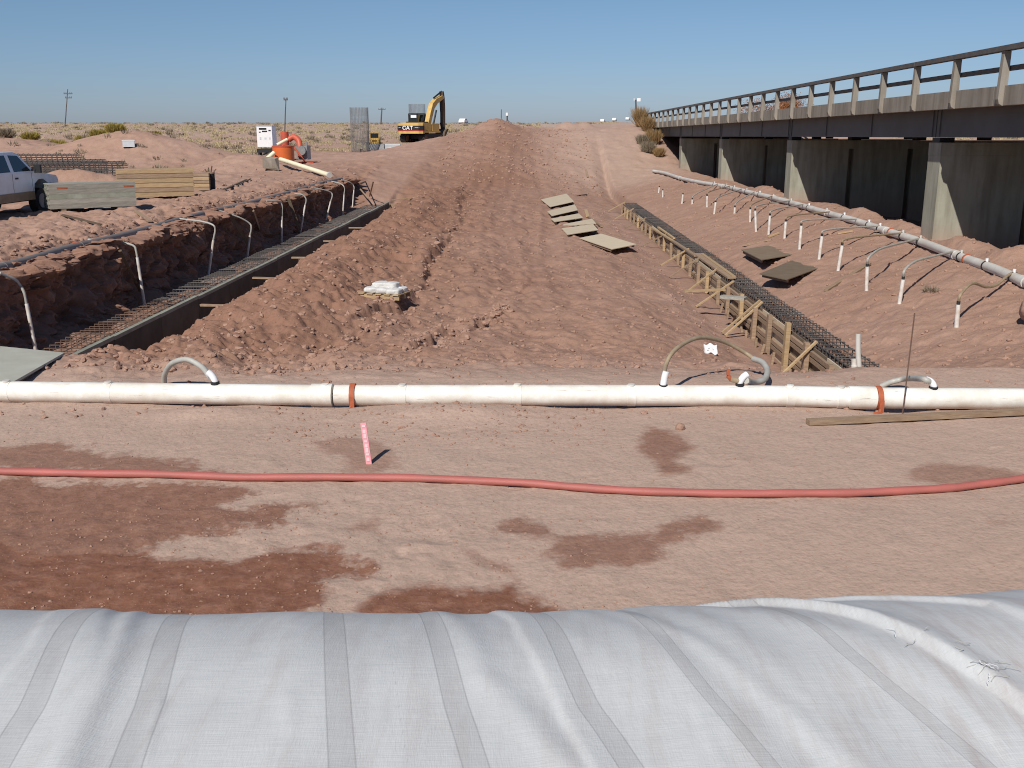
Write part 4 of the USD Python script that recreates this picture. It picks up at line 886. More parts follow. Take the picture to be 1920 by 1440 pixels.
def lproj(q): return 960 + F * q[0] / (q[1] * CF + (ZC - q[2]) * SF)
LR = [((0, 512), (45, 545), (62, 632)), ((165, 449), (255, 468), (263, 520)), ((335, 410), (403, 428), (392, 508)), ((412, 395), (471, 424), (463, 486)), ((500, 377), (529, 385), (528, 458)), ((552, 363), (574, 373), (567, 415)),
      ((583, 352), (623, 365), (612, 410)), ((622, 340), (646, 352), (643, 398)), ((640, 337), (664, 350), (662, 374))]
LL = ['nearest white riser in the left pit with its hose leaving the frame', 'thin riser under the long hose past the orange strap in the left pit', 'tall white riser under a bent hose in the middle of the left bank', 'white riser right of the tall bent one on the left bank', 'upright riser at the midpoint of the left trench', 'short pale riser between two bent hoses in the left trench',
      'riser with an S bent hose near the far end of the left trench', 'straight riser close to the cream pipe end', 'farthest short riser of the left trench']
for (h0, tp, bt), lab in zip(LR, LL):
    _d = ray(*bt); yT = (-8.318 - 1.78) / (_d[0] / _d[1] - 0.03135)
    B = at_y(bt[0], bt[1], yT); T = at_y(tp[0], tp[1], yT - 0.05); H = at_z(h0[0], h0[1], 0.08)
    t = thing('trench_riser', lab, 'riser pipe', B, group='risers along the left header')
    mid = B + (T - B) * 0.72
    part(t, 'riser_pipe', tube([B + (B - mid) * (max(B[2] + 1.72, 0.1) / max(mid[2] - B[2], 0.1)), mid], 0.036, 10), M['riser'], smooth=40)
    dd = T - H
    part(t, 'hose', tube(spline([mid, T - [0.0, 0, 0.05], T + [-0.06, 0, 0.1], T - 0.35 * dd + [0, 0, 0.10], H + 0.25 * dd + [0, 0, 0.04], H], 7), 0.027, 8), M['hose'], smooth=40)
# boards leaning against the left bank
for k, (a, b, c, d, lab) in enumerate([(430, 402, 472, 468, 'dark board leaning on the left bank beside the tall riser'), (468, 383, 494, 430, 'narrow old board leaning on the bank right of the second riser'), (540, 370, 562, 432, 'board leaning in the left trench behind the upright riser'), (475, 395, 490, 440, 'short dark board stuck in the middle of the left bank'),
                                       (225, 470, 262, 545, 'splintered board sliding down the left bank under the orange strap'), (655, 330, 690, 372, 'stick poking from the far end of the left bank'), (675, 345, 700, 334, 'thin stick leaning over the far trench end'), (700, 340, 693, 368, 'upright stake at the far end of the left trench')]):
    p, q = at_z(a, b, 0.0), at_z(c, d, -1.35)
    if k > 4: q = at_z(c, d, -0.9)
    t = thing('leaning_board', lab, 'board', q); part(t, 'board', beam(p, q, 0.12 if k < 3 else 0.07, 0.045, up=(0.3, -1, 0.2)), M['wood_old'] if k % 2 else M['wood_dark'])

# ------------------------------------------------------------------ plywood sheets
def sheet(label, corners, z, mt, th=0.022, lift=None, legs=True, name='plywood_sheet'):
    """A sheet seen at four photo points; z may be one height or four."""
    z = np.broadcast_to(z, 4); P = np.array([at_z(a, b, q) for (a, b), q in zip(corners, z)])
    c = P.mean(0); n = np.cross(P[1] - P[0], P[3] - P[0]); n /= np.linalg.norm(n); n *= np.sign(n[2])
    V = np.vstack([P - n * th, P]); f = [[4, 5, 6], [4, 6, 7], [0, 2, 1], [0, 3, 2]]
    for i in range(4): j = (i + 1) % 4; f += [[i, j, j + 4], [i, j + 4, i + 4]]
    m = trimesh.Trimesh(V, np.array(f), process=False); m.fix_normals()
    t = thing(name, label, 'plywood', c); part(t, 'sheet', m, mt)
    for e in ((0, 3), (1, 2)):     # battens under the sheet
        a, b = P[e[0]] * 0.9 + c * 0.1, P[e[1]] * 0.9 + c * 0.1
        part(t, 'batten', beam(a - n * (th + 0.042), b - n * (th + 0.042), 0.05, 0.08, up=n), M['wood_old'])
    return t
def gzp(corners): return np.mean([on_ground(a, b)[2] for a, b in corners])
for lab, co in (('farthest plywood sheet of the row on the mound', [(1014, 374), (1062, 363), (1077, 378), (1032, 388)]),
                ('second plywood sheet of the row, just below the farthest', [(1026, 396), (1078, 383), (1083, 394), (1035, 405)]),
                ('thin third plywood sheet half covered by the fourth', [(1033, 410), (1085, 400), (1094, 408), (1040, 416)]),
                ('fourth plywood sheet, tilted over the edge of the third', [(1057, 420), (1110, 410), (1118, 419), (1054, 424)]),
                ('fifth plywood sheet with a dark shadow under its right end', [(1053, 428), (1112, 420), (1122, 431), (1064, 440)]),
                ('nearest and largest tan plywood sheet, warped, propped at its right end', [(1086, 446), (1128, 438), (1194, 458), (1148, 467)])):
    z = gzp(co) + 0.17; sheet(lab, co, z, M['ply'])
co = [(1390, 468), (1440, 460), (1494, 476), (1428, 487)]; sheet('smaller dark brown plywood sheet on the right slope', co, gzp(co) + 0.085, M['ply_dark'])
co = [(1424, 513), (1500, 482), (1550, 497), (1476, 524)]; sheet('larger dark brown plywood sheet below the smaller one on the slope', co, gzp(co) + 0.09, M['ply_dark'])
co = [(-90, 640), (121, 661), (24, 716), (-230, 706)]; sheet('grey green plywood sheet bridging the pit corner at far left', co, (0.10, 0.02, 0.10, 0.12), M['ply_grey'], th=0.03)

# ------------------------------------------------------------------ things on the mound and the flat
p = on_ground(722, 560)
t = thing('bag_pallet', 'small wooden pallet loaded with dented white bags on the mound', 'pallet', p + [0, 0, 0.0], rz=-0.35)
W, Dp = 0.92, 0.62
for i in range(3): part(t, 'runner', box((0, -Dp / 2 + 0.05 + i * (Dp - 0.1) / 2, 0.055), (W, 0.05, 0.09)), M['wood'], world=False)
for i in range(5): part(t, 'slat', box((-W / 2 + 0.07 + i * (W - 0.14) / 4, 0, 0.112), (0.13, Dp, 0.022)), M['wood'], world=False)
for i, (x_, y_, z_) in enumerate([(-0.22, -0.14, 0.2), (0.05, -0.15, 0.2), (0.28, -0.12, 0.19), (-0.2, 0.14, 0.2), (0.06, 0.15, 0.2), (0.27, 0.14, 0.19), (-0.1, 0.02, 0.29), (0.14, 0.03, 0.29)]):
    s = trimesh.creation.icosphere(2); V = np.array(s.vertices); V = np.sign(V) * np.abs(V) ** 0.6
    V *= np.array([0.15, 0.155, 0.065]) * (1 + 0.25 * (meshkit.noise(V * 2.2 + i * 7, i)[:, None] - 0.5)); part(t, 'bag', (V + [x_, y_, z_ - 0.025], s.faces), M['bag'], world=False, smooth=50)
# crumpled white paper sack with grey print
p = on_ground(1332, 664)
n_ = 22; uu, vv = np.meshgrid(np.linspace(-1, 1, n_), np.linspace(-1, 1, n_)); uu, vv = uu.ravel(), vv.ravel()
X = np.stack([uu * 0.115 * (1 + 0.12 * vv ** 2), vv * 0.06 * 1.0, 0.05 + 0.035 * np.sin(vv * 9 + uu) * (1 - 0.3 * uu ** 2) + 0.02 * np.cos(uu * 5)], 1); X = np.stack([X[:, 0], X[:, 1] * 0.75, X[:, 2] + X[:, 1] * 1.0 + 0.04], 1)
ii, jj = np.meshgrid(np.arange(n_ - 1), np.arange(n_ - 1), indexing='ij'); A = (ii * n_ + jj).ravel()
ff = np.concatenate([np.stack([A, A + 1, A + n_ + 1], -1), np.stack([A, A + n_ + 1, A + n_], -1)])
t = thing('paper_sack', 'crumpled bright white paper sack on the dirt beside the tan hose', 'sack', p)
part(t, 'sheet', (np.vstack([X, X + [0, 0.012, -0.012]]), np.vstack([ff, ff[:, ::-1] + len(X)])), M['paper'], world=False, smooth=True)
for k, (x_, z_) in enumerate(((-0.02, 0.075), (0.03, 0.05), (-0.05, 0.04))): part(t, 'print_mark', box((x_, -0.045 + z_ * 0.5, z_ + 0.03), (0.05, 0.006, 0.012)), M['grey_print'], world=False)
# survey stake
b = on_ground(692, 871); T = b + np.array([at_y(681, 793, b[1])[0] - b[0], 0, at_y(681, 793, b[1])[2] - b[2]])
t = thing('survey_stake', 'leaning pink painted survey stake in a damp patch before the white pipe', 'stake', b)
d = (T - b); part(t, 'stake_board', beam(b - 0.25 * d, T, 0.048, 0.012, up=(0, -1, 0)), M['pink'])
for k, u in enumerate((0.93, 0.80, 0.69, 0.56, 0.45, 0.34, 0.24, 0.12)):
    c = b + d * u + [0, -0.0075, 0]; part(t, 'paint_mark', box(c, (0.026, 0.002, 0.018 + 0.012 * (k % 3))), M['pink_pale'])
# rod
b = on_ground(1691, 782); T = at_y(1715, 587, b[1] + 0.05)
t = thing('steel_rod', 'thin rusty steel rod standing upright before the white pipe', 'rod', b); part(t, 'rod', tube([b - [0, 0, 0.15], T], 0.0065, 6), M['rust'])
# timber lying on the flat
a, b = on_ground(1514, 799), on_ground(1990, 778)
t = thing('timber', 'long weathered timber lying on the flat at right, below the strap', 'timber', (a + b) / 2); part(t, 'timber', beam(a + [0, 0, 0.03], b + [0, 0, 0.045], 0.085, 0.05), M['wood_old'])
def rock_mesh(s, seed):
    m = trimesh.creation.icosphere(3); V = np.array(m.vertices); V *= (1 + 0.5 * (meshkit.fbm(V * 1.6 + seed, 4, seed) - 0.5))[:, None] * np.asarray(s); return V, m.faces
p = on_ground(1275, 806); V, f_ = rock_mesh((0.045, 0.045, 0.04), 3); solo('rock', (V + p + [0, 0, 0.02], f_), M['clod'], 'small round rock at the top of the upright damp patch', 'rock', smooth=True)
p = on_ground(1948, 606); V, f_ = rock_mesh((0.34, 0.34, 0.27), 9); solo('dirt_block', (V + p + [0.05, 0.1, 0.2], f_), M['clod'], 'big block of hard pale dirt at the right edge of the frame', 'dirt block', smooth=True)
# red hose
RP = [(-300, 876), (0, 885), (150, 889), (300, 892), (450, 897), (600, 896), (760, 898), (900, 903), (1000, 907), (1080, 914), (1180, 921), (1300, 925), (1420, 927), (1500, 926), (1600, 924), (1700, 919), (1780, 914), (1850, 905), (1920, 896), (2050, 875), (2300, 830)]
P = spline([at_z(a, b, 0.032) for a, b in RP], 8); P[:, 2] = np.convolve(np.pad(hz(P[:, 0], P[:, 1]), 8, 'edge'), np.ones(17) / 17, 'valid') + 0.032
solo('red_hose', tube(P, 0.037 + 0.002 * np.sin(np.arange(len(P)) * 0.7), 14, flat=0.86), M['red_hose'], 'long red lay flat hose stretched across the damp ground', 'hose', smooth=40)

# stray lumber on the right slope
for a, b, w, mt, lab in (((1548, 547), (1630, 498), 0.10, M['wood_old'], 'long brown plank on the slope left of the third riser'), ((1392, 463), (1446, 452), 0.06, M['wood_old'], 'thin stick behind the smaller dark plywood sheet'),
                         ((1570, 440), (1598, 436), 0.05, M['wood'], 'pale stick on the slope below the grey header pipe'), ((1690, 432), (1640, 437), 0.05, M['wood_old'], 'thin dark stick beside the grey header pipe'),
                         ((1440, 447), (1460, 440), 0.08, M['wood'], 'small pale plank between two risers on the slope'), ((960 + 140, 405), (960 + 168, 427), 0.10, M['wood_old'], 'worn board half buried between the plywood row and the right form'),
                         ((1082, 368), (1100, 366), 0.08, M['wood_dark'], 'short dark board above the plywood row'), ((1098, 395), (1102, 408), 0.16, M['wood'], 'small yellow wood block beside the plywood row'),
                         ((1098, 318), (1102, 334), 0.12, M['wood_old'], 'wooden post low on the far bank'), ((118, 405), (190, 425), 0.06, M['wood_dark'], 'dark bar lying in front of the grey lumber stack'),
                         ((255, 398), (282, 418), 0.12, M['wood_old'], 'split wood block right of the grey lumber stack'), ((420, 358), (462, 340), 0.1, M['wood_dark'], 'dark scrap lying right of the wooden crate'), ((445, 352), (470, 338), 0.06, M['wood_dark'], 'thin dark scrap next to the other beside the crate')):
    p, q = on_ground(*a), on_ground(*b)
    t = thing('scrap_board', lab, 'board', (p + q) / 2); part(t, 'board', beam(p + [0, 0, 0.03], q + [0, 0, 0.05], w, 0.045), mt)

# ------------------------------------------------------------------ lumber stacks and crate
p = at_z(163, 393, 0.18)
def stack(name, label, left, right, bot, top, y, layers, mt, depth, hollow, rz):
    a, b = at_y(left, bot, y), at_y(right, bot, y); L = np.linalg.norm(b - a); c = (a + b) / 2; H = (bot - top) * y * CF / F / CF * 1.02
    c = c + np.array([-math.sin(rz), math.cos(rz), 0]) * depth / 2 + [0, 0.25 * L * math.sin(rz), 0]
    t = thing(name, label, 'lumber stack', c, rz)
    g = gz(c[0], c[1]) - c[2]
    for s in (-0.35, 0.3): part(t, 'bearer', box((s * L, 0, g / 2 - 0.03), (0.14, depth, max(0.06, -g + 0.02))), M['wood_old'], world=False)
    h = H / layers
    for k in range(layers):
        n = 3; bw = depth / n
        for j in range(n):
            dx, dy = RNG.normal(0, 0.012), 0
            cc = (dx, -depth / 2 + (j + 0.5) * bw, (k + 0.5) * h)
            if not hollow:
                part(t, 'plank', box(cc, (L, bw - 0.012, h - 0.016)), mt[(k + j) % len(mt)], world=False)
            else:
                m = cat_([box((cc[0], cc[1], cc[2] + s * (h / 2 - 0.016)), (L, bw - 0.006, 0.028)) for s in (-1, 1)] + [box((cc[0], cc[1] + s * (bw / 2 - 0.016), cc[2]), (L - 0.002, 0.024, h - 0.06)) for s in (-1, 1)])
                part(t, 'plank', m, mt[(k + j) % len(mt)], world=False)
    return t, L, H
t1, L1, H1 = stack('lumber_stack', 'grey stack of hollow ended form beams in front of the pickup', 92, 246, 391, 347, 32.2, 5, [M['wood_grey'], M['wood_grey'], M['form_edge']], 1.15, True, 0.56)
for x_ in (-0.9, 1.1): part(t1, 'paint_mark', box((x_, -0.5775, H1 - 0.12), (0.3, 0.003, 0.05)), M['orange'], world=False)
stack('lumber_stack', 'tan stack of heavy planks behind the grey stack', 222, 359, 370, 320, 38.0, 6, [M['wood'], M['wood_old'], M['wood']], 0.8, False, 0.40)
c = on_ground(380, 357); s_ = c[1] * CF / F
t = thing('crate', 'square tan wooden crate beside the tan plank stack', 'crate', c, 0.15)
w_c = 30 * s_; h_c = 32 * s_
part(t, 'body', box((0, 0, h_c / 2), (w_c - 0.05, w_c - 0.05, h_c - 0.02)), M['wood_old'], world=False)
for k in range(5):
    for sy in (-1, 1): part(t, 'slat', box((0, sy * (w_c / 2 - 0.011), (k + 0.5) * h_c / 5), (w_c, 0.022, h_c / 5 - 0.02)), M['wood'] if k % 2 else M['wood_old'], world=False)
    for sx in (-1, 1): part(t, 'slat', box((sx * (w_c / 2 - 0.011), 0, (k + 0.5) * h_c / 5), (0.022, w_c - 0.05, h_c / 5 - 0.02)), M['wood_old'], world=False)
c = on_ground(397, 356)
t = thing('barrel', 'narrow dark barrel with sticks in it right of the crate', 'barrel', c)
part(t, 'body', cyl(c, c + [0, 0, 0.7], 0.17, 16), M['black'], smooth=40); part(t, 'rim', ring(c + [0, 0, 0.69], [0, 0, 1], 0.185, 0.05, n=16), M['wood_old'], smooth=40)
for k in range(4): part(t, 'stick', beam(c + [0.05 * k - 0.1, 0, 0.6], c + [0.16 * k - 0.25, 0.05, 0.85 + 0.07 * (k % 3)], 0.04, 0.04), M['wood_dark'])
c = on_ground(242, 277)
t = thing('small_box', 'small pale box lying on the dirt behind the stacks', 'box', c); part(t, 'body', box(c + [0, 0, 0.2], (0.75, 0.5, 0.4), 0.3), M['pale']); part(t, 'lid', box(c + [0, 0, 0.43], (0.8, 0.54, 0.05), 0.3), M['white'])

# ------------------------------------------------------------------ lying cages behind the pickup
def round_cage(t, a, b, R, nb, hoops, r, mt):
    a, b = np.asarray(a, float), np.asarray(b, float); d = (b - a); L = np.linalg.norm(d); d /= L
    u = np.cross(d, [0, 0, 1.0]); u = np.array([1.0, 0, 0]) if np.linalg.norm(u) < 1e-6 else u / np.linalg.norm(u); w = np.cross(u, d)
    for k in range(nb):
        o = R * (math.cos(2 * math.pi * k / nb) * u + math.sin(2 * math.pi * k / nb) * w); part(t, 'long_bar', tube([a + o, b + o], r, 5), mt)
    an = np.linspace(0, 2 * np.pi, 21)
    for s in np.linspace(0.02, 0.98, hoops):
        c = a + d * L * s; part(t, 'hoop', tube([c + (R + r) * (math.cos(q) * u + math.sin(q) * w) for q in an], r * 0.8, 4, caps=False), mt)
for k, (xa, pxb, pyb, yv, R, lab) in enumerate([(-30, 232, 283, 49, 0.42, 'dark rebar cage lying on the ground, its open end nearest the small box'), (-32, 195, 277, 52.5, 0.4, 'dark rebar cage lying behind the longer lying cage'), (-29, 150, 302, 45.5, 0.26, 'slim rebar cage lying low just behind the pickup')]):
    b = at_y(pxb, pyb, yv); a = np.array([xa, yv - 0.6, b[2]]); b[2] = gz(b[0], b[1]) + R + 0.15; a[2] = b[2]
    t = thing('lying_cage', lab, 'rebar cage', (a + b) / 2); round_cage(t, a, b, R, 22 if k < 2 else 14, 44, 0.017, M['steel'])
    for s in (0.25, 0.8): c = a + (b - a) * s; part(t, 'bearer', box((c[0], c[1], c[2] - R - 0.09), (0.15, 1.0, 0.14)), M['wood_dark'])

# ------------------------------------------------------------------ pickup
def pickup():
    ph = math.radians(86)
    fr = at_y(107, 340, 34.0); fr[2] = gz(fr[0] - 1, fr[1]); g = fr[2]
    t = thing('pickup_truck', 'white four door pickup with a tan lower body behind the lumber stack', 'pickup truck', (fr[0] - 0.9 * math.sin(ph), fr[1] + 0.9 * math.cos(ph), g), ph)
    prof = [(0.0, 0.72), (-0.02, 1.02), (-0.12, 1.16), (-1.25, 1.30), (-1.4, 1.31), (-2.1, 1.90), (-2.3, 1.95), (-3.9, 1.95), (-4.05, 1.91), (-4.25, 1.32), (-6.2, 1.32), (-6.22, 0.72)]
    low = [(-5.45, 0.72), (-5.4, 0.95), (-5.15, 1.08), (-4.85, 1.08), (-4.6, 0.95), (-4.55, 0.72)], [(-1.55, 0.72), (-1.5, 0.95), (-1.25, 1.08), (-0.95, 1.08), (-0.7, 0.95), (-0.65, 0.72)]
    poly = prof + [p for a in low for p in a]
    body = extrude_y(poly, -0.95, 0.95)
    V = np.array(body.vertices); k = np.clip((V[:, 2] - 1.3) / 0.65, 0, 1); V[:, 1] *= 1 - 0.17 * k; body.vertices = V
    part(t, 'body', body, M['truck'], world=False)
    for s in (-1, 1):
        part(t, 'sill', box((-3.05, s * 0.93, 0.60), (2.95, 0.08, 0.26)), M['tan_paint'], world=False)
        part(t, 'sill', box((-5.85, s * 0.93, 0.62), (0.7, 0.08, 0.22)), M['tan_paint'], world=False)
        def win(pts): 
            m = extrude_y(pts, 0, 0.012); V = np.array(m.vertices); kk = np.clip((V[:, 2] - 1.3) / 0.65, 0, 1); V[:, 1] = s * (0.95 * (1 - 0.17 * kk) + (V[:, 1] - 0.006) * 1.0); m.vertices = V; m.fix_normals(); return m
        part(t, 'front_window', win([(-1.62, 1.36), (-2.12, 1.83), (-2.62, 1.86), (-2.58, 1.36)]), M['glass'], world=False)
        part(t, 'rear_window', win([(-2.78, 1.36), (-2.82, 1.86), (-3.68, 1.86), (-3.72, 1.36)]), M['glass'], world=False)
        for x_ in (-2.62, -3.72): part(t, 'handle', box((x_ + 0.12, s * 0.957, 1.16), (0.16, 0.02, 0.05)), M['black'], world=False)
        for x_ in (-1.62, -2.72, -3.8): part(t, 'door_seam', box((x_, s * 0.949, 1.02), (0.012, 0.006, 0.56)), M['black'], world=False)
        part(t, 'mirror', cat_([box((-1.52, s * 1.12, 1.42), (0.10, 0.2, 0.26)), box((-1.56, s * 1.0, 1.38), (0.05, 0.14, 0.05))]), M['black'], world=False)
        for x_ in (-1.1, -5.0):
            w = part(t, 'wheel', cyl((x_, s * 0.68, 0.40), (x_, s * 0.93, 0.40), 0.40, 24), M['rubber'], world=False, smooth=40)
            part(w, 'rim', cyl((x_, s * 0.90, 0.40), (x_, s * 0.94, 0.40), 0.23, 18), M['grey_metal'], world=False)
        part(t, 'headlight', box((-0.03, s * 0.74, 0.93), (0.08, 0.3, 0.2)), M['white'], world=False)
    part(t, 'windshield', beam((-1.47, 0, 1.385), (-2.06, 0, 1.88), 1.52, 0.02), M['glass'], world=False)
    part(t, 'bumper', box((0.06, 0, 0.56), (0.16, 1.9, 0.22)), M['chrome'], world=False)
    part(t, 'grille', box((0.005, 0, 0.90), (0.03, 1.1, 0.24)), M['black'], world=False)
    part(t, 'chassis', box((-3.1, 0, 0.52), (5.8, 1.5, 0.2)), M['black'], world=False)
pickup()

# ------------------------------------------------------------------ generator, vacuum tank and pump
def at_ground(px, y):
    X = at_y(px, 300, y)[0]; return np.array([X, y, gz(X, y)])
p = at_ground(503, 71)
t = thing('white_generator', 'tall white generator cabinet on a dark trailer behind the orange tank', 'generator', p, 0.05)
zb, zt = at_y(503, 275, 71)[2] - p[2], at_y(503, 237, 71)[2] - p[2]
part(t, 'cabinet', box((0, 0, (zb + zt) / 2), (1.02, 1.7, zt - zb)), M['white'], world=False)
part(t, 'roof', box((0, 0, zt + 0.02), (1.06, 1.74, 0.04)), M['pale'], world=False)
for x_, z_, w, h in ((-0.1, 0.88, 0.5, 0.12), (0.02, 0.76, 0.34, 0.09), (-0.3, 0.72, 0.12, 0.07), (0.36, 0.8, 0.16, 0.08)): part(t, 'vent', box((x_, -0.853, zb + (zt - zb) * z_), (w, 0.012, h)), M['black'], world=False)
for x_, z_, w, h in ((-0.28, 0.42, 0.10, 0.2), (0.05, 0.42, 0.14, 0.12), (0.34, 0.42, 0.1, 0.14)): part(t, 'access_panel', box((x_, -0.853, zb + (zt - zb) * z_), (w, 0.012, h)), M['pale'], world=False)
part(t, 'trailer', box((0, 0, zb / 2 + 0.15), (1.1, 1.9, 0.25)), M['black'], world=False)
for s in (-1, 1): part(t, 'wheel', cyl((s * 0.62, 0, 0.32), (s * 0.45, 0, 0.32), 0.32, 18), M['rubber'], world=False)
part(t, 'tow_bar', beam((0, 0.9, 0.5), (0.1, -2.1, 0.35), 0.1, 0.1), M['black'], world=False)
p = at_ground(532, 66); Rt = 20 * 66 * CF / F
zt = at_y(532, 274, 66)[2]
t = thing('orange_tank', 'round bright orange steel tank at the end of the cream pipe', 'tank', p)
q = p + [0, 0, 0.12]; T = np.array([p[0], p[1], zt])
part(t, 'shell', cyl(q, T, Rt, 32), M['tank'], smooth=40); part(t, 'rim', ring(T, [0, 0, 1], Rt + 0.03, 0.06, n=32), M['pump_red'], smooth=40); part(t, 'rim', ring(q, [0, 0, 1], Rt + 0.03, 0.08, n=32), M['pump_red'], smooth=40)
part(t, 'lid_pipe', tube(spline([T + [-0.35, -0.1, 0.08], T + [-0.1, 0, 0.22], T + [0.25, 0.2, 0.42]], 6), 0.10, 10), M['cream'], smooth=40)
part(t, 'outlet', tube([q + [-Rt * 0.3, -Rt * 0.92, 0.1], q + [-Rt * 0.2, -Rt * 1.25, 0.1]], 0.16, 12), M['pump_red'], smooth=40)
p2 = at_ground(562, 68)
t = thing('pump_unit', 'red orange pump with bent pipes and a grey engine right of the tank', 'pump', p2)
zq = lambda py: at_y(560, py, 68)[2]
x_ = lambda px: at_y(px, 280, 68)[0]
part(t, 'vacuum_drum', cyl((x_(535), 68, zq(272)), (x_(535), 68, zq(247)), 0.27, 18), M['pump_red'], smooth=40)
part(t, 'bent_pipe', tube(spline([(x_(542), 68, zq(262)), (x_(552), 68, zq(257)), (x_(562), 67.8, zq(264)), (x_(565), 67.6, zq(278)), (x_(566), 67.5, zq(294))], 8), 0.19, 14), M['pump_red'], smooth=40)
part(t, 'engine', cat_([box((x_(568), 68.2, zq(286)), (0.7, 1.2, 0.9)), cyl((x_(568), 67.3, zq(282)), (x_(568), 67.6, zq(282)), 0.3, 18)]), M['grey_metal'])
part(t, 'frame', cat_([beam((x_(548), 67.4, p2[2] + 0.12), (x_(590), 67.4, p2[2] + 0.12), 0.12, 0.14), beam((x_(548), 68.8, p2[2] + 0.12), (x_(590), 68.8, p2[2] + 0.12), 0.12, 0.14), beam((x_(556), 67.2, zq(275)), (x_(576), 67.2, zq(303)), 0.1, 0.1)]), M['pump_red'])
part(t, 'exhaust', tube([(x_(574), 68.3, zq(280)), (x_(574), 68.3, zq(266))], 0.06, 10), M['grey_metal'])
part(t, 'skid', box((x_(572), 68.1, p2[2] + 0.05), (1.7, 1.3, 0.1)), M['black'])
a, b = on_ground(527, 314) + [0, 0, 0.42], on_ground(618, 338) + [0, 0, 0.13]
t = thing('cream_pipe', 'thick cream discharge pipe from the orange tank to the left header', 'pipe', (a + b) / 2)
part(t, 'pipe', tube([a, b], 0.125, 16), M['cream'], smooth=40); part(t, 'flange', ring(b, b - a, 0.16, 0.12, n=16), M['pvc_grey'], smooth=40)
a, b = at_y(514, 286, 65.2), at_y(498, 300, 64.8)
t = thing('cream_stub', 'short cream pipe stub slanting down left of the orange tank', 'pipe', (a + b) / 2); part(t, 'pipe', tube([a, b], 0.13, 14), M['cream'], smooth=40)
p = on_ground(506, 322); hp_ = trimesh.convex.convex_hull(np.random.default_rng(4).uniform(-1, 1, (22, 3)) * [0.55, 0.4, 0.5]); solo('concrete_block', (np.array(hp_.vertices) + p + [0, 0.2, 0.3], hp_.faces), M['deck'], 'rough pale block below the cream pipe stub', 'block')

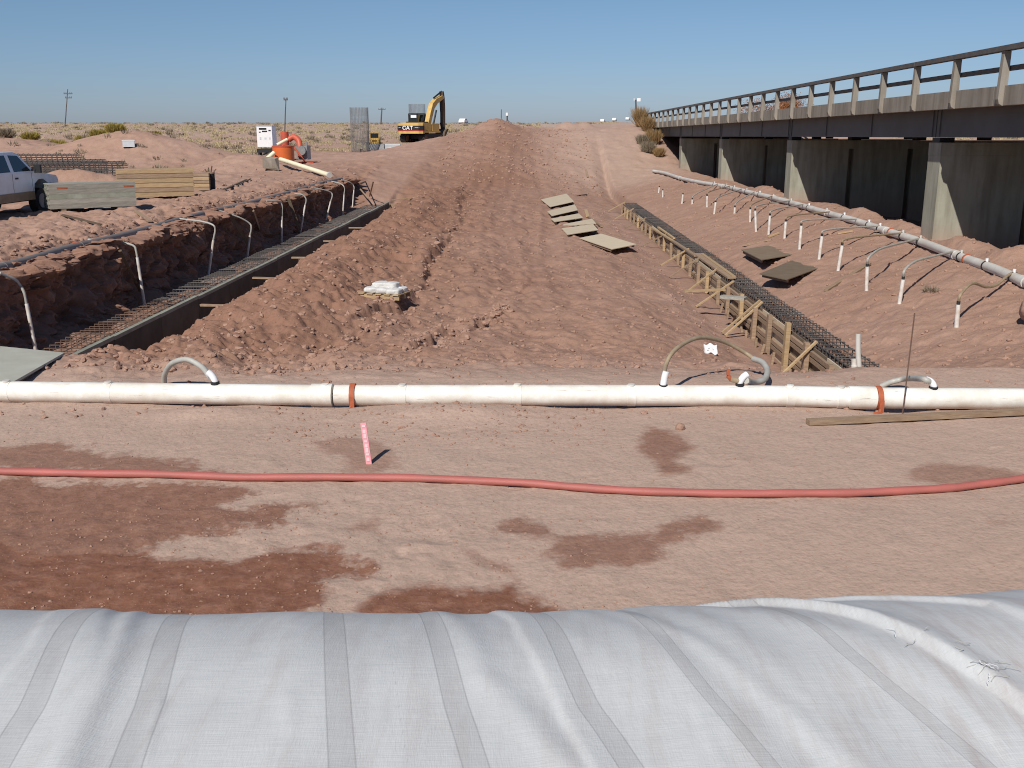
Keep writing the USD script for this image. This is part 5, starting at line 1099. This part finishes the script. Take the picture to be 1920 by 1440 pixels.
# ------------------------------------------------------------------ excavator
def excavator():
    p = at_ground(792, 88); p[2] = max(p[2] - 0.03, at_y(792, 267, 88)[2]); yaw = math.radians(-25)
    t = thing('excavator', 'yellow tracked excavator with raised boom and black band on its counterweight', 'excavator', p, yaw)
    SC = 0.86
    def part(t_, name, m, mt, world=False, **k):
        m = m.copy(); m.apply_scale(SC); return globals()['part'](t_, name, m, mt, world=False, **k)
    def P(name, m, mt, **k): return part(t, name, m, mt, **k)
    for s in (-1, 1):
        a = np.linspace(0, math.pi, 9)
        prof = [(1.55 + 0.42 * math.sin(q), 0.42 + 0.42 * math.cos(q)) for q in a] + [(-1.55 - 0.42 * math.sin(q), 0.42 - 0.42 * math.cos(q)) for q in a]
        tr = P('track', extrude_x(prof, s * 1.05 - 0.3, s * 1.05 + 0.3), M['black'])
        for q in (-1.55, 1.55): part(tr, 'sprocket', cyl((s * 1.05 - 0.33, q, 0.42), (s * 1.05 + 0.33, q, 0.42), 0.3, 14), M['rust'], world=False)
        for q in np.linspace(-1.0, 1.0, 5): part(tr, 'roller', cyl((s * 1.05 - 0.32, q, 0.22), (s * 1.05 + 0.32, q, 0.22), 0.12, 10), M['rust'], world=False)
        for q in np.linspace(-1.7, 1.7, 18): part(tr, 'grouser', box((s * 1.05, q, 0.86), (0.6, 0.05, 0.05)), M['black'], world=False)
    P('carbody', box((0, 0, 0.55), (1.6, 1.8, 0.4)), M['black']); P('turntable', cyl((0, 0, 0.7), (0, 0, 0.95), 0.7, 20), M['black'])
    P('platform', box((0, -0.35, 1.02), (2.75, 3.3, 0.16)), M['yellow'])
    cw = trimesh.creation.extrude_polygon(shapely.Polygon([(-1.38, -1.9), (1.38, -1.9), (1.38, -2.2), (1.1, -2.52), (0.5, -2.66), (-0.5, -2.66), (-1.1, -2.52), (-1.38, -2.2)]).buffer(0.03), 0.98, engine='earcut'); cw.apply_translation((0, 0, 0.86))
    P('counterweight', cw, M['yellow'], smooth=30)
    def band(z0, z1, mt, nm, o):
        b = trimesh.creation.extrude_polygon(shapely.Polygon([(-1.38, -1.95), (1.38, -1.95), (1.38, -2.2), (1.1, -2.52), (0.5, -2.66), (-0.5, -2.66), (-1.1, -2.52), (-1.38, -2.2)]).buffer(0.03 + o), z1 - z0, engine='earcut'); b.apply_translation((0, 0, z0)); P(nm, b, mt, smooth=30)
    band(1.20, 1.60, M['black'], 'black_band', 0.012); band(1.10, 1.197, M['stripe_red'], 'red_stripe', 0.011)
    tx = meshkit.text_mesh('CAT', 0.34, 0.012, bold=True); V = np.array(tx.vertices); wd = V[:, 0].max(); V = np.stack([(V[:, 0] - wd / 2) * 1.25, -2.716 - V[:, 2], 1.235 + V[:, 1]], 1)
    m = trimesh.Trimesh(V, tx.faces, process=False); m.fix_normals(); P('lettering', m, M['white'])
    for s in (-1, 1): P('vent', box((s * 0.98, -2.60, 1.42), (0.42, 0.02, 0.07), s * 0.42), M['yellow'])
    P('engine_hood', box((0, -1.15, 1.5), (2.6, 1.5, 0.76)), M['yellow']); P('hood_top', box((0.2, -1.2, 1.93), (1.8, 1.2, 0.1)), M['black'])
    P('side_tank', box((0.95, 0.45, 1.45), (0.75, 1.4, 0.7)), M['yellow']); P('exhaust', cyl((0.75, -1.2, 1.95), (0.75, -1.2, 2.35), 0.07), M['black'])
    cab = P('cab', cat_([box((-0.82, 0.55, 2.72), (1.0, 1.75, 0.12)), box((-0.82, 0.55, 1.4), (1.0, 1.75, 0.6))] + [box((-0.82 + sx * 0.46, 0.55 + sy * 0.83, 2.2), (0.09, 0.09, 1.0)) for sx in (-1, 1) for sy in (-1, 1)]), M['black'])
    part(cab, 'pane', box((-0.82, -0.30, 2.18), (0.84, 0.02, 0.9)), M['glass'], world=False); part(cab, 'pane', box((-0.82, 1.40, 2.18), (0.84, 0.02, 0.9)), M['glass'], world=False)
    for sx in (-1, 1): part(cab, 'pane', box((-0.82 + sx * 0.47, 0.55, 2.18), (0.02, 1.55, 0.9)), M['glass'], world=False)
    part(cab, 'rear_panel', box((-0.7, -0.33, 2.48), (0.62, 0.03, 0.26)), M['white'], world=False)
    boom = [(0.4, 1.25), (0.75, 1.15), (1.35, 2.35), (1.85, 3.25), (2.5, 3.75), (3.85, 4.28), (3.8, 4.5), (3.6, 4.55), (2.3, 4.2), (1.55, 3.75), (1.05, 2.9), (0.45, 1.6)]
    P('boom', extrude_x(boom, 0.0, 0.46), M['yellow'])
    P('boom_cylinder', tube([(0.54, 1.3, 1.5), (0.54, 2.05, 3.1)], 0.09, 10), M['black']); P('boom_cylinder', tube([(-0.08, 1.3, 1.5), (-0.08, 2.05, 3.1)], 0.09, 10), M['black'])
    P('stick_cylinder', tube([(0.23, 2.1, 4.28), (0.23, 3.75, 4.95)], 0.085, 10), M['black'])
    stick = [(3.6, 4.95), (3.85, 4.98), (4.05, 4.3), (4.1, 3.2), (4.05, 1.2), (3.85, 1.2), (3.72, 3.2), (3.62, 4.2)]
    P('stick', extrude_x(stick, 0.03, 0.43), M['wood_dark'])
    P('bucket_cylinder', tube([(0.23, 3.55, 4.2), (0.23, 3.5, 1.9)], 0.07, 10), M['black'])
    bk = [(4.1, 1.25), (3.8, 1.3), (3.35, 1.0), (3.1, 0.5), (3.25, 0.1), (3.6, -0.05), (3.95, 0.15), (3.5, 0.3), (3.45, 0.6), (3.75, 0.9)]
    P('bucket', extrude_x(bk, -0.35, 0.8), M['wood_dark'])
    P('link', cat_([beam((0.23, 3.5, 1.9), (0.23, 3.75, 1.15), 0.2, 0.1)]), M['black'])
excavator()

# upright cages, loader, slab beyond
for k, (px, pb, pt, y, R, lab) in enumerate([(676.5, 268, 201, 92, 0.80, 'tall round rebar cage standing upright left of the excavator'), (784, 262, 195, 118, 0.92, 'grey upright rebar cage showing behind the excavator cab')]):
    p = at_ground(px, y); T = np.array([p[0], p[1], at_y(px, pt, y)[2]])
    t = thing('upright_cage', lab, 'rebar cage', p, group='upright cages'); round_cage(t, p + [0, 0, 0.05], T, R, 38, 40, 0.012, M['grey_metal'])
    part(t, 'base_frame', cat_([beam(p + [-R, 0, 0.1], p + [R, 0, 0.1], 0.12, 0.12), beam(p + [0, -R, 0.22], p + [0, R, 0.22], 0.12, 0.12)]), M['wood_dark'])
p = at_ground(703, 95)
t = thing('yellow_loader', 'small yellow wheel loader parked right of the upright cage', 'loader', p, 0.2)
def P(n, m, mt): return part(t, n, m, mt, world=False)
P('rear_body', box((0.1, 0.6, 0.85), (0.95, 1.4, 0.5)), M['yellow']); P('front_frame', box((0, -0.6, 0.7), (0.7, 1.0, 0.35)), M['yellow'])
c_ = P('cab', cat_([box((0, 0.1, 1.65), (0.85, 0.9, 0.08)), box((0, 0.1, 1.1), (0.85, 0.9, 0.2))] + [box((sx * 0.38, 0.1 + sy * 0.4, 1.4), (0.06, 0.06, 0.5)) for sx in (-1, 1) for sy in (-1, 1)]), M['yellow']); part(c_, 'pane', box((0, -0.31, 1.4), (0.7, 0.02, 0.42)), M['glass'], world=False)
for sx in (-1, 1):
    for y_ in (-0.7, 0.8): P('wheel', cyl((sx * 0.42, y_, 0.4), (sx * 0.68, y_, 0.4), 0.4, 16), M['rubber'])
    P('lift_arm', beam((sx * 0.3, -0.3, 0.95), (sx * 0.3, -1.35, 0.45), 0.1, 0.16), M['yellow'])
P('bucket', extrude_x([(-1.3, 0.15), (-1.3, 0.65), (-1.4, 0.7), (-1.75, 0.2), (-1.75, 0.12), (-1.4, 0.12)], -0.75, 0.75), M['grey_metal'])
p = at_ground(732, 95)
t = thing('panel_pile', 'low pile of pale bluish panels between the loader and the excavator', 'panels', p, 0.05)
for k in range(4): part(t, 'panel', box((0.03 * k, 0, 0.06 + 0.125 * k), (1.9 - 0.04 * k, 1.2, 0.11)), M['pale'], world=False)

# ------------------------------------------------------------------ poles, posts, distant cars
def pole(label, px, pt, y, arms=(), r=0.13, name='power_pole', top=None):
    p = at_ground(px, y); T = at_y(px, pt, y)
    t = thing(name, label, 'pole', p); part(t, 'pole', tube([p - [0, 0, 0.5], [T[0], y, T[2]]], [r * 1.15, r * 0.75], 8), M['pole'], smooth=40)
    for dz, w in arms:
        z = T[2] - dz; a = part(t, 'crossarm', box((T[0], y - 0.1, z), (w, 0.14, 0.16)), M['pole'])
        for s in (-1, -0.5, 0.5, 1): part(a, 'insulator', cyl((T[0] + s * w * 0.46, y - 0.1, z + 0.08), (T[0] + s * w * 0.46, y - 0.1, z + 0.3), 0.05, 6), M['pole'])
    return t, T
pole('tall wooden power pole with crossarms on the left desert skyline', 127, 167, 210, [(0.9, 1.7), (1.7, 1.3)], 0.11)
pole('thin dark pole rising behind the orange pump', 536, 185, 150, [(0.15, 0.6)], 0.09)
pole('short faint pole on the skyline right of the upright cage', 716, 202, 260, [(0.4, 1.8)], 0.18)
pole('thin pole on the skyline left of the white topped post', 940, 205, 190, (), 0.09)
t, T = pole('dark post with a white top and a leaning brace on the hill', 951, 216, 96, (), 0.09, 'braced_post')
part(t, 'white_cap', cyl([T[0], 96, T[2] - 0.05], [T[0], 96, T[2] + 0.22], 0.13, 10), M['white']); part(t, 'brace', beam([T[0] + 0.02, 96, T[2] - 0.45], at_y(966, 240, 95), 0.08, 0.08), M['pole'])
t, T = pole('dark post with a small white sign at the bridge end', 1192, 187, 100, (), 0.1, 'sign_post')
part(t, 'sign', box((T[0] + 0.28, 99.9, T[2] + 0.0), (0.34, 0.05, 0.3)), M['white']); part(t, 'sign', box((T[0] - 0.16, 99.9, T[2] + 0.02), (0.12, 0.05, 0.22)), M['pale'])
def car(px, py, y, lab, s=1.0):
    p = at_y(px, py, y); g = gz(p[0], y); t = thing('distant_car', lab, 'car', (p[0], y, max(g, p[2] - 0.75)), 1.35)
    part(t, 'body', extrude_y([(2.1, 0.35), (2.1, 0.8), (1.2, 0.95), (0.6, 1.42), (-0.9, 1.42), (-1.6, 0.95), (-2.1, 0.9), (-2.1, 0.35)], -0.85, 0.85), M['white'], world=False)
    part(t, 'window', extrude_y([(1.05, 0.98), (0.55, 1.36), (-0.85, 1.36), (-1.4, 0.98)], -0.86, 0.86), M['glass'], world=False)
    for x_ in (-1.3, 1.3): part(t, 'wheel', cyl((x_, -0.87, 0.33), (x_, 0.87, 0.33), 0.33, 12), M['rubber'], world=False)
car(869, 244, 300, 'white car beyond the dirt hill right of the excavator')
car(1130, 226, 470, 'leftmost white car on the far road by the bridge end')
car(1152, 224, 480, 'middle white car on the far road by the bridge end')
car(1177, 222.5, 500, 'white car on the far road nearest the sign post')

# ------------------------------------------------------------------ plants
def brush(n, R, H, seed, w=0.02, spread=1.0, seg=1):
    r = np.random.default_rng(seed); a = r.random(n) * 6.28; q = np.sqrt(r.random(n)) * R * 0.55
    b = np.stack([q * np.cos(a), q * np.sin(a), np.zeros(n)], 1); az = a + r.normal(0, 0.6, n); tl = np.abs(r.normal(0.15, 0.5, n)) * spread
    L = H * (0.45 + 0.6 * r.random(n)); d = np.stack([np.cos(az) * np.sin(tl), np.sin(az) * np.sin(tl), np.cos(tl)], 1)
    st = b + d * (L * r.random(n) * 0.55)[:, None]; e = b + d * L[:, None]; e[:, 2] = np.maximum(e[:, 2], 0.05)
    s = np.cross(d, r.normal(0, 1, (n, 3))); s /= np.linalg.norm(s, axis=1, keepdims=True); s *= w * (0.6 + 0.8 * r.random(n))[:, None]
    V = np.stack([st - s * 0.5, st + s * 0.5, (st + e) / 2 + s, e, (st + e) / 2 - s], 1).reshape(-1, 3); k = 5 * np.arange(n)[:, None]
    return V, np.concatenate([k + [0, 1, 2], k + [0, 2, 4], k + [4, 2, 3]])
def bush(name, label, p, R, H, n, mt, seed, w=0.02, group=None, spread=1.0):
    t = thing(name, label, 'bush', p, group=group)
    part(t, 'foliage', brush(n, R, H, seed, w, spread), M[mt], world=False)
    part(t, 'stem', cat_([tube([(0, 0, -0.1), (0.25 * R * math.cos(k * 1.3), 0.25 * R * math.sin(k * 1.3), H * 0.5)], [0.03, 0.012], 5) for k in range(5)]), M['bark'], world=False)
for k, (px, y, R, H, lab) in enumerate([(108, 84, 1.3, 1.35, 'rounded yellow green bush under the power pole'), (62, 80, 1.0, 0.9, 'low yellow bush left of the rounded one'), (162, 74.5, 1.0, 0.9, 'yellow bush just right of the power pole'), (190, 73.5, 0.9, 0.85, 'yellow green bush between two others on the left rise'), (222, 73, 1.0, 1.0, 'taller yellow green bush at the right of the left group'),
                                        (15, 78, 1.0, 1.0, 'grey yellow bush at the left frame edge'), (292, 74, 0.8, 0.6, 'small dull yellow bush right of the left group'), (362, 92, 1.2, 1.0, 'dull green bush alone on the tan desert above the crate')]):
    p = at_ground(px, y); bush('yellow_bush', lab, p, 0.8 * R, 0.78 * H, 1200, 'leaf_yellow' if k not in (5, 7) else 'leaf_grey', 100 + k, 0.022)
for k, (px, y, R, H, mt, lab) in enumerate([(1198, 86.5, 0.55, 1.75, 'leaf_dry', 'tall orange brown brush beside the bridge end'), (1212, 84, 0.6, 1.3, 'leaf_dry', 'orange brown brush just below the tall one on the bank'), (1224, 81, 0.8, 1.2, 'leaf_dry', 'brown brush under the bridge corner'), (1214, 78, 0.7, 0.9, 'leaf_grey', 'grey brush lowest on the bank under the bridge end'), (1203, 80.5, 0.6, 0.8, 'leaf_grey', 'small grey brush left of the brown ones on the bank'), (1235, 77.5, 0.6, 0.7, 'leaf_dry', 'low dry brush in the shade edge of the bridge')]):
    p = at_ground(px, y); bush('dry_brush', lab, p, R, H, 1100, mt, 200 + k, 0.013, spread=0.6)
for k, (px, py, lab) in enumerate([(700, 255, ''), ]): pass
for k, (px, py, lab) in enumerate([(1745, 548, 'dry brown weeds on the right slope above the second riser')]):
    p = on_ground(px, py); bush('dry_weed', lab, p, 0.22 if k == 0 else 0.12, 0.16 if k == 0 else 0.05, 160 if k == 0 else 60, 'leaf_grey', 300 + k, 0.006, spread=1.6)
# autumn tree beyond the bridge
p = np.array([25.0, 98.0, 0.0]); p[2] = gz(25, 98)
t = thing('autumn_tree', 'orange brown autumn tree showing through the bridge railing', 'tree', p)
r = np.random.default_rng(77); H = 5.4 - p[2]; limbs = [tube([(0, 0, -0.3), (0.1, 0, H * 0.35), (0.15, 0.1, H * 0.6)], [0.2, 0.15, 0.08], 8)]
cent = []
for k in range(15):
    a = r.random() * 6.28; e = np.array([math.cos(a) * r.uniform(0.8, 3.0), math.sin(a) * r.uniform(0.6, 1.8), H * r.uniform(0.5, 0.9)]); limbs.append(tube(spline([(0.1, 0, H * 0.3), e * [0.5, 0.5, 0.75], e], 4), np.linspace(0.08, 0.02, 9), 5)); cent.append(e)
part(t, 'trunk', cat_(limbs), M['bark'], world=False)
nl = 6500; ci = r.integers(0, len(cent), nl); c = np.array(cent)[ci] + r.normal(0, 1, (nl, 3)) * [0.55, 0.5, 0.36]; s1 = r.normal(0, 1, (nl, 3)); s1 /= np.linalg.norm(s1, axis=1)[:, None]; s2 = np.cross(s1, r.normal(0, 1, (nl, 3))); s2 /= np.linalg.norm(s2, axis=1)[:, None]
V = np.stack([c - s1 * 0.06, c + s2 * 0.04, c + s1 * 0.06, c - s2 * 0.04], 1).reshape(-1, 3); k = 4 * np.arange(nl)[:, None]; part(t, 'crown', (V, np.concatenate([k + [0, 1, 2], k + [0, 2, 3]])), M['leaf_orange'], world=False)
# desert scrub and straw grass as far as one can see
def scatter(name, label, n, y0, y1, xr, protos, smin, smax, seed, pw=1.6, excl=None):
    r = np.random.default_rng(seed); y = y0 + (y1 - y0) * r.random(n) ** pw; x = (r.random(n) * 2 - 1) * xr * (y + 10)
    ok = np.ones(n, bool) if excl is None else excl(x, y); x, y = x[ok], y[ok]; z = hz(x, y)
    s = (smin + (smax - smin) * r.random(len(x)) ** 2); a = r.random(len(x)) * 6.28
    pr = r.integers(0, len(protos), len(x)); Vs, Fs, o = [], [], 0
    for q, (V0, F0) in enumerate(protos):
        k = np.nonzero(pr == q)[0]; c, sn = np.cos(a[k])[:, None], np.sin(a[k])[:, None]
        V = np.stack([(V0[None, :, 0] * c - V0[None, :, 1] * sn) * s[k, None] + x[k, None], (V0[None, :, 0] * sn + V0[None, :, 1] * c) * s[k, None] + y[k, None], V0[None, :, 2] * s[k, None] + z[k, None]], -1)
        Vs.append(V.reshape(-1, 3)); Fs.append((F0[None] + len(V0) * np.arange(len(k))[:, None, None]).reshape(-1, 3) + o); o += V.shape[0] * V.shape[1]
    return np.vstack(Vs), np.vstack(Fs)
notroad = lambda x, y: ((x < -9) | (y > 110)) & ~((x > 6) & (x < 45) & (y < 260)) & ~((np.abs(x + 13) < 9) & (y < 98))
solo('desert_scrub', scatter('s', '', 3000, 92, 620, 0.62, [brush(60, 0.6, 0.5, s, 0.03) for s in (1, 2, 3)], 0.4, 1.5, 11, 1.3, notroad), M['leaf_grey'], 'low grey scrub dotted over the distant desert', 'scrub', kind='stuff')
solo('straw_grass', scatter('g', '', 13000, 84, 520, 0.62, [brush(34, 1.1, 0.22, s, 0.03, 1.5) for s in (4, 5, 6)], 0.6, 1.8, 12, 1.3, notroad), M['grass'], 'pale straw grass covering the distant desert', 'grass', kind='stuff')
sel = lambda x, y: (x < -19) & (x > -60)
solo('dead_weeds', scatter('w', '', 700, 52, 84, 0.62, [brush(30, 0.5, 0.4, s, 0.025) for s in (7, 8)], 0.4, 1.2, 13, 1.0, sel), M['leaf_grey'], 'dead grey weeds on the dirt behind the lying cages', 'weeds', kind='stuff')
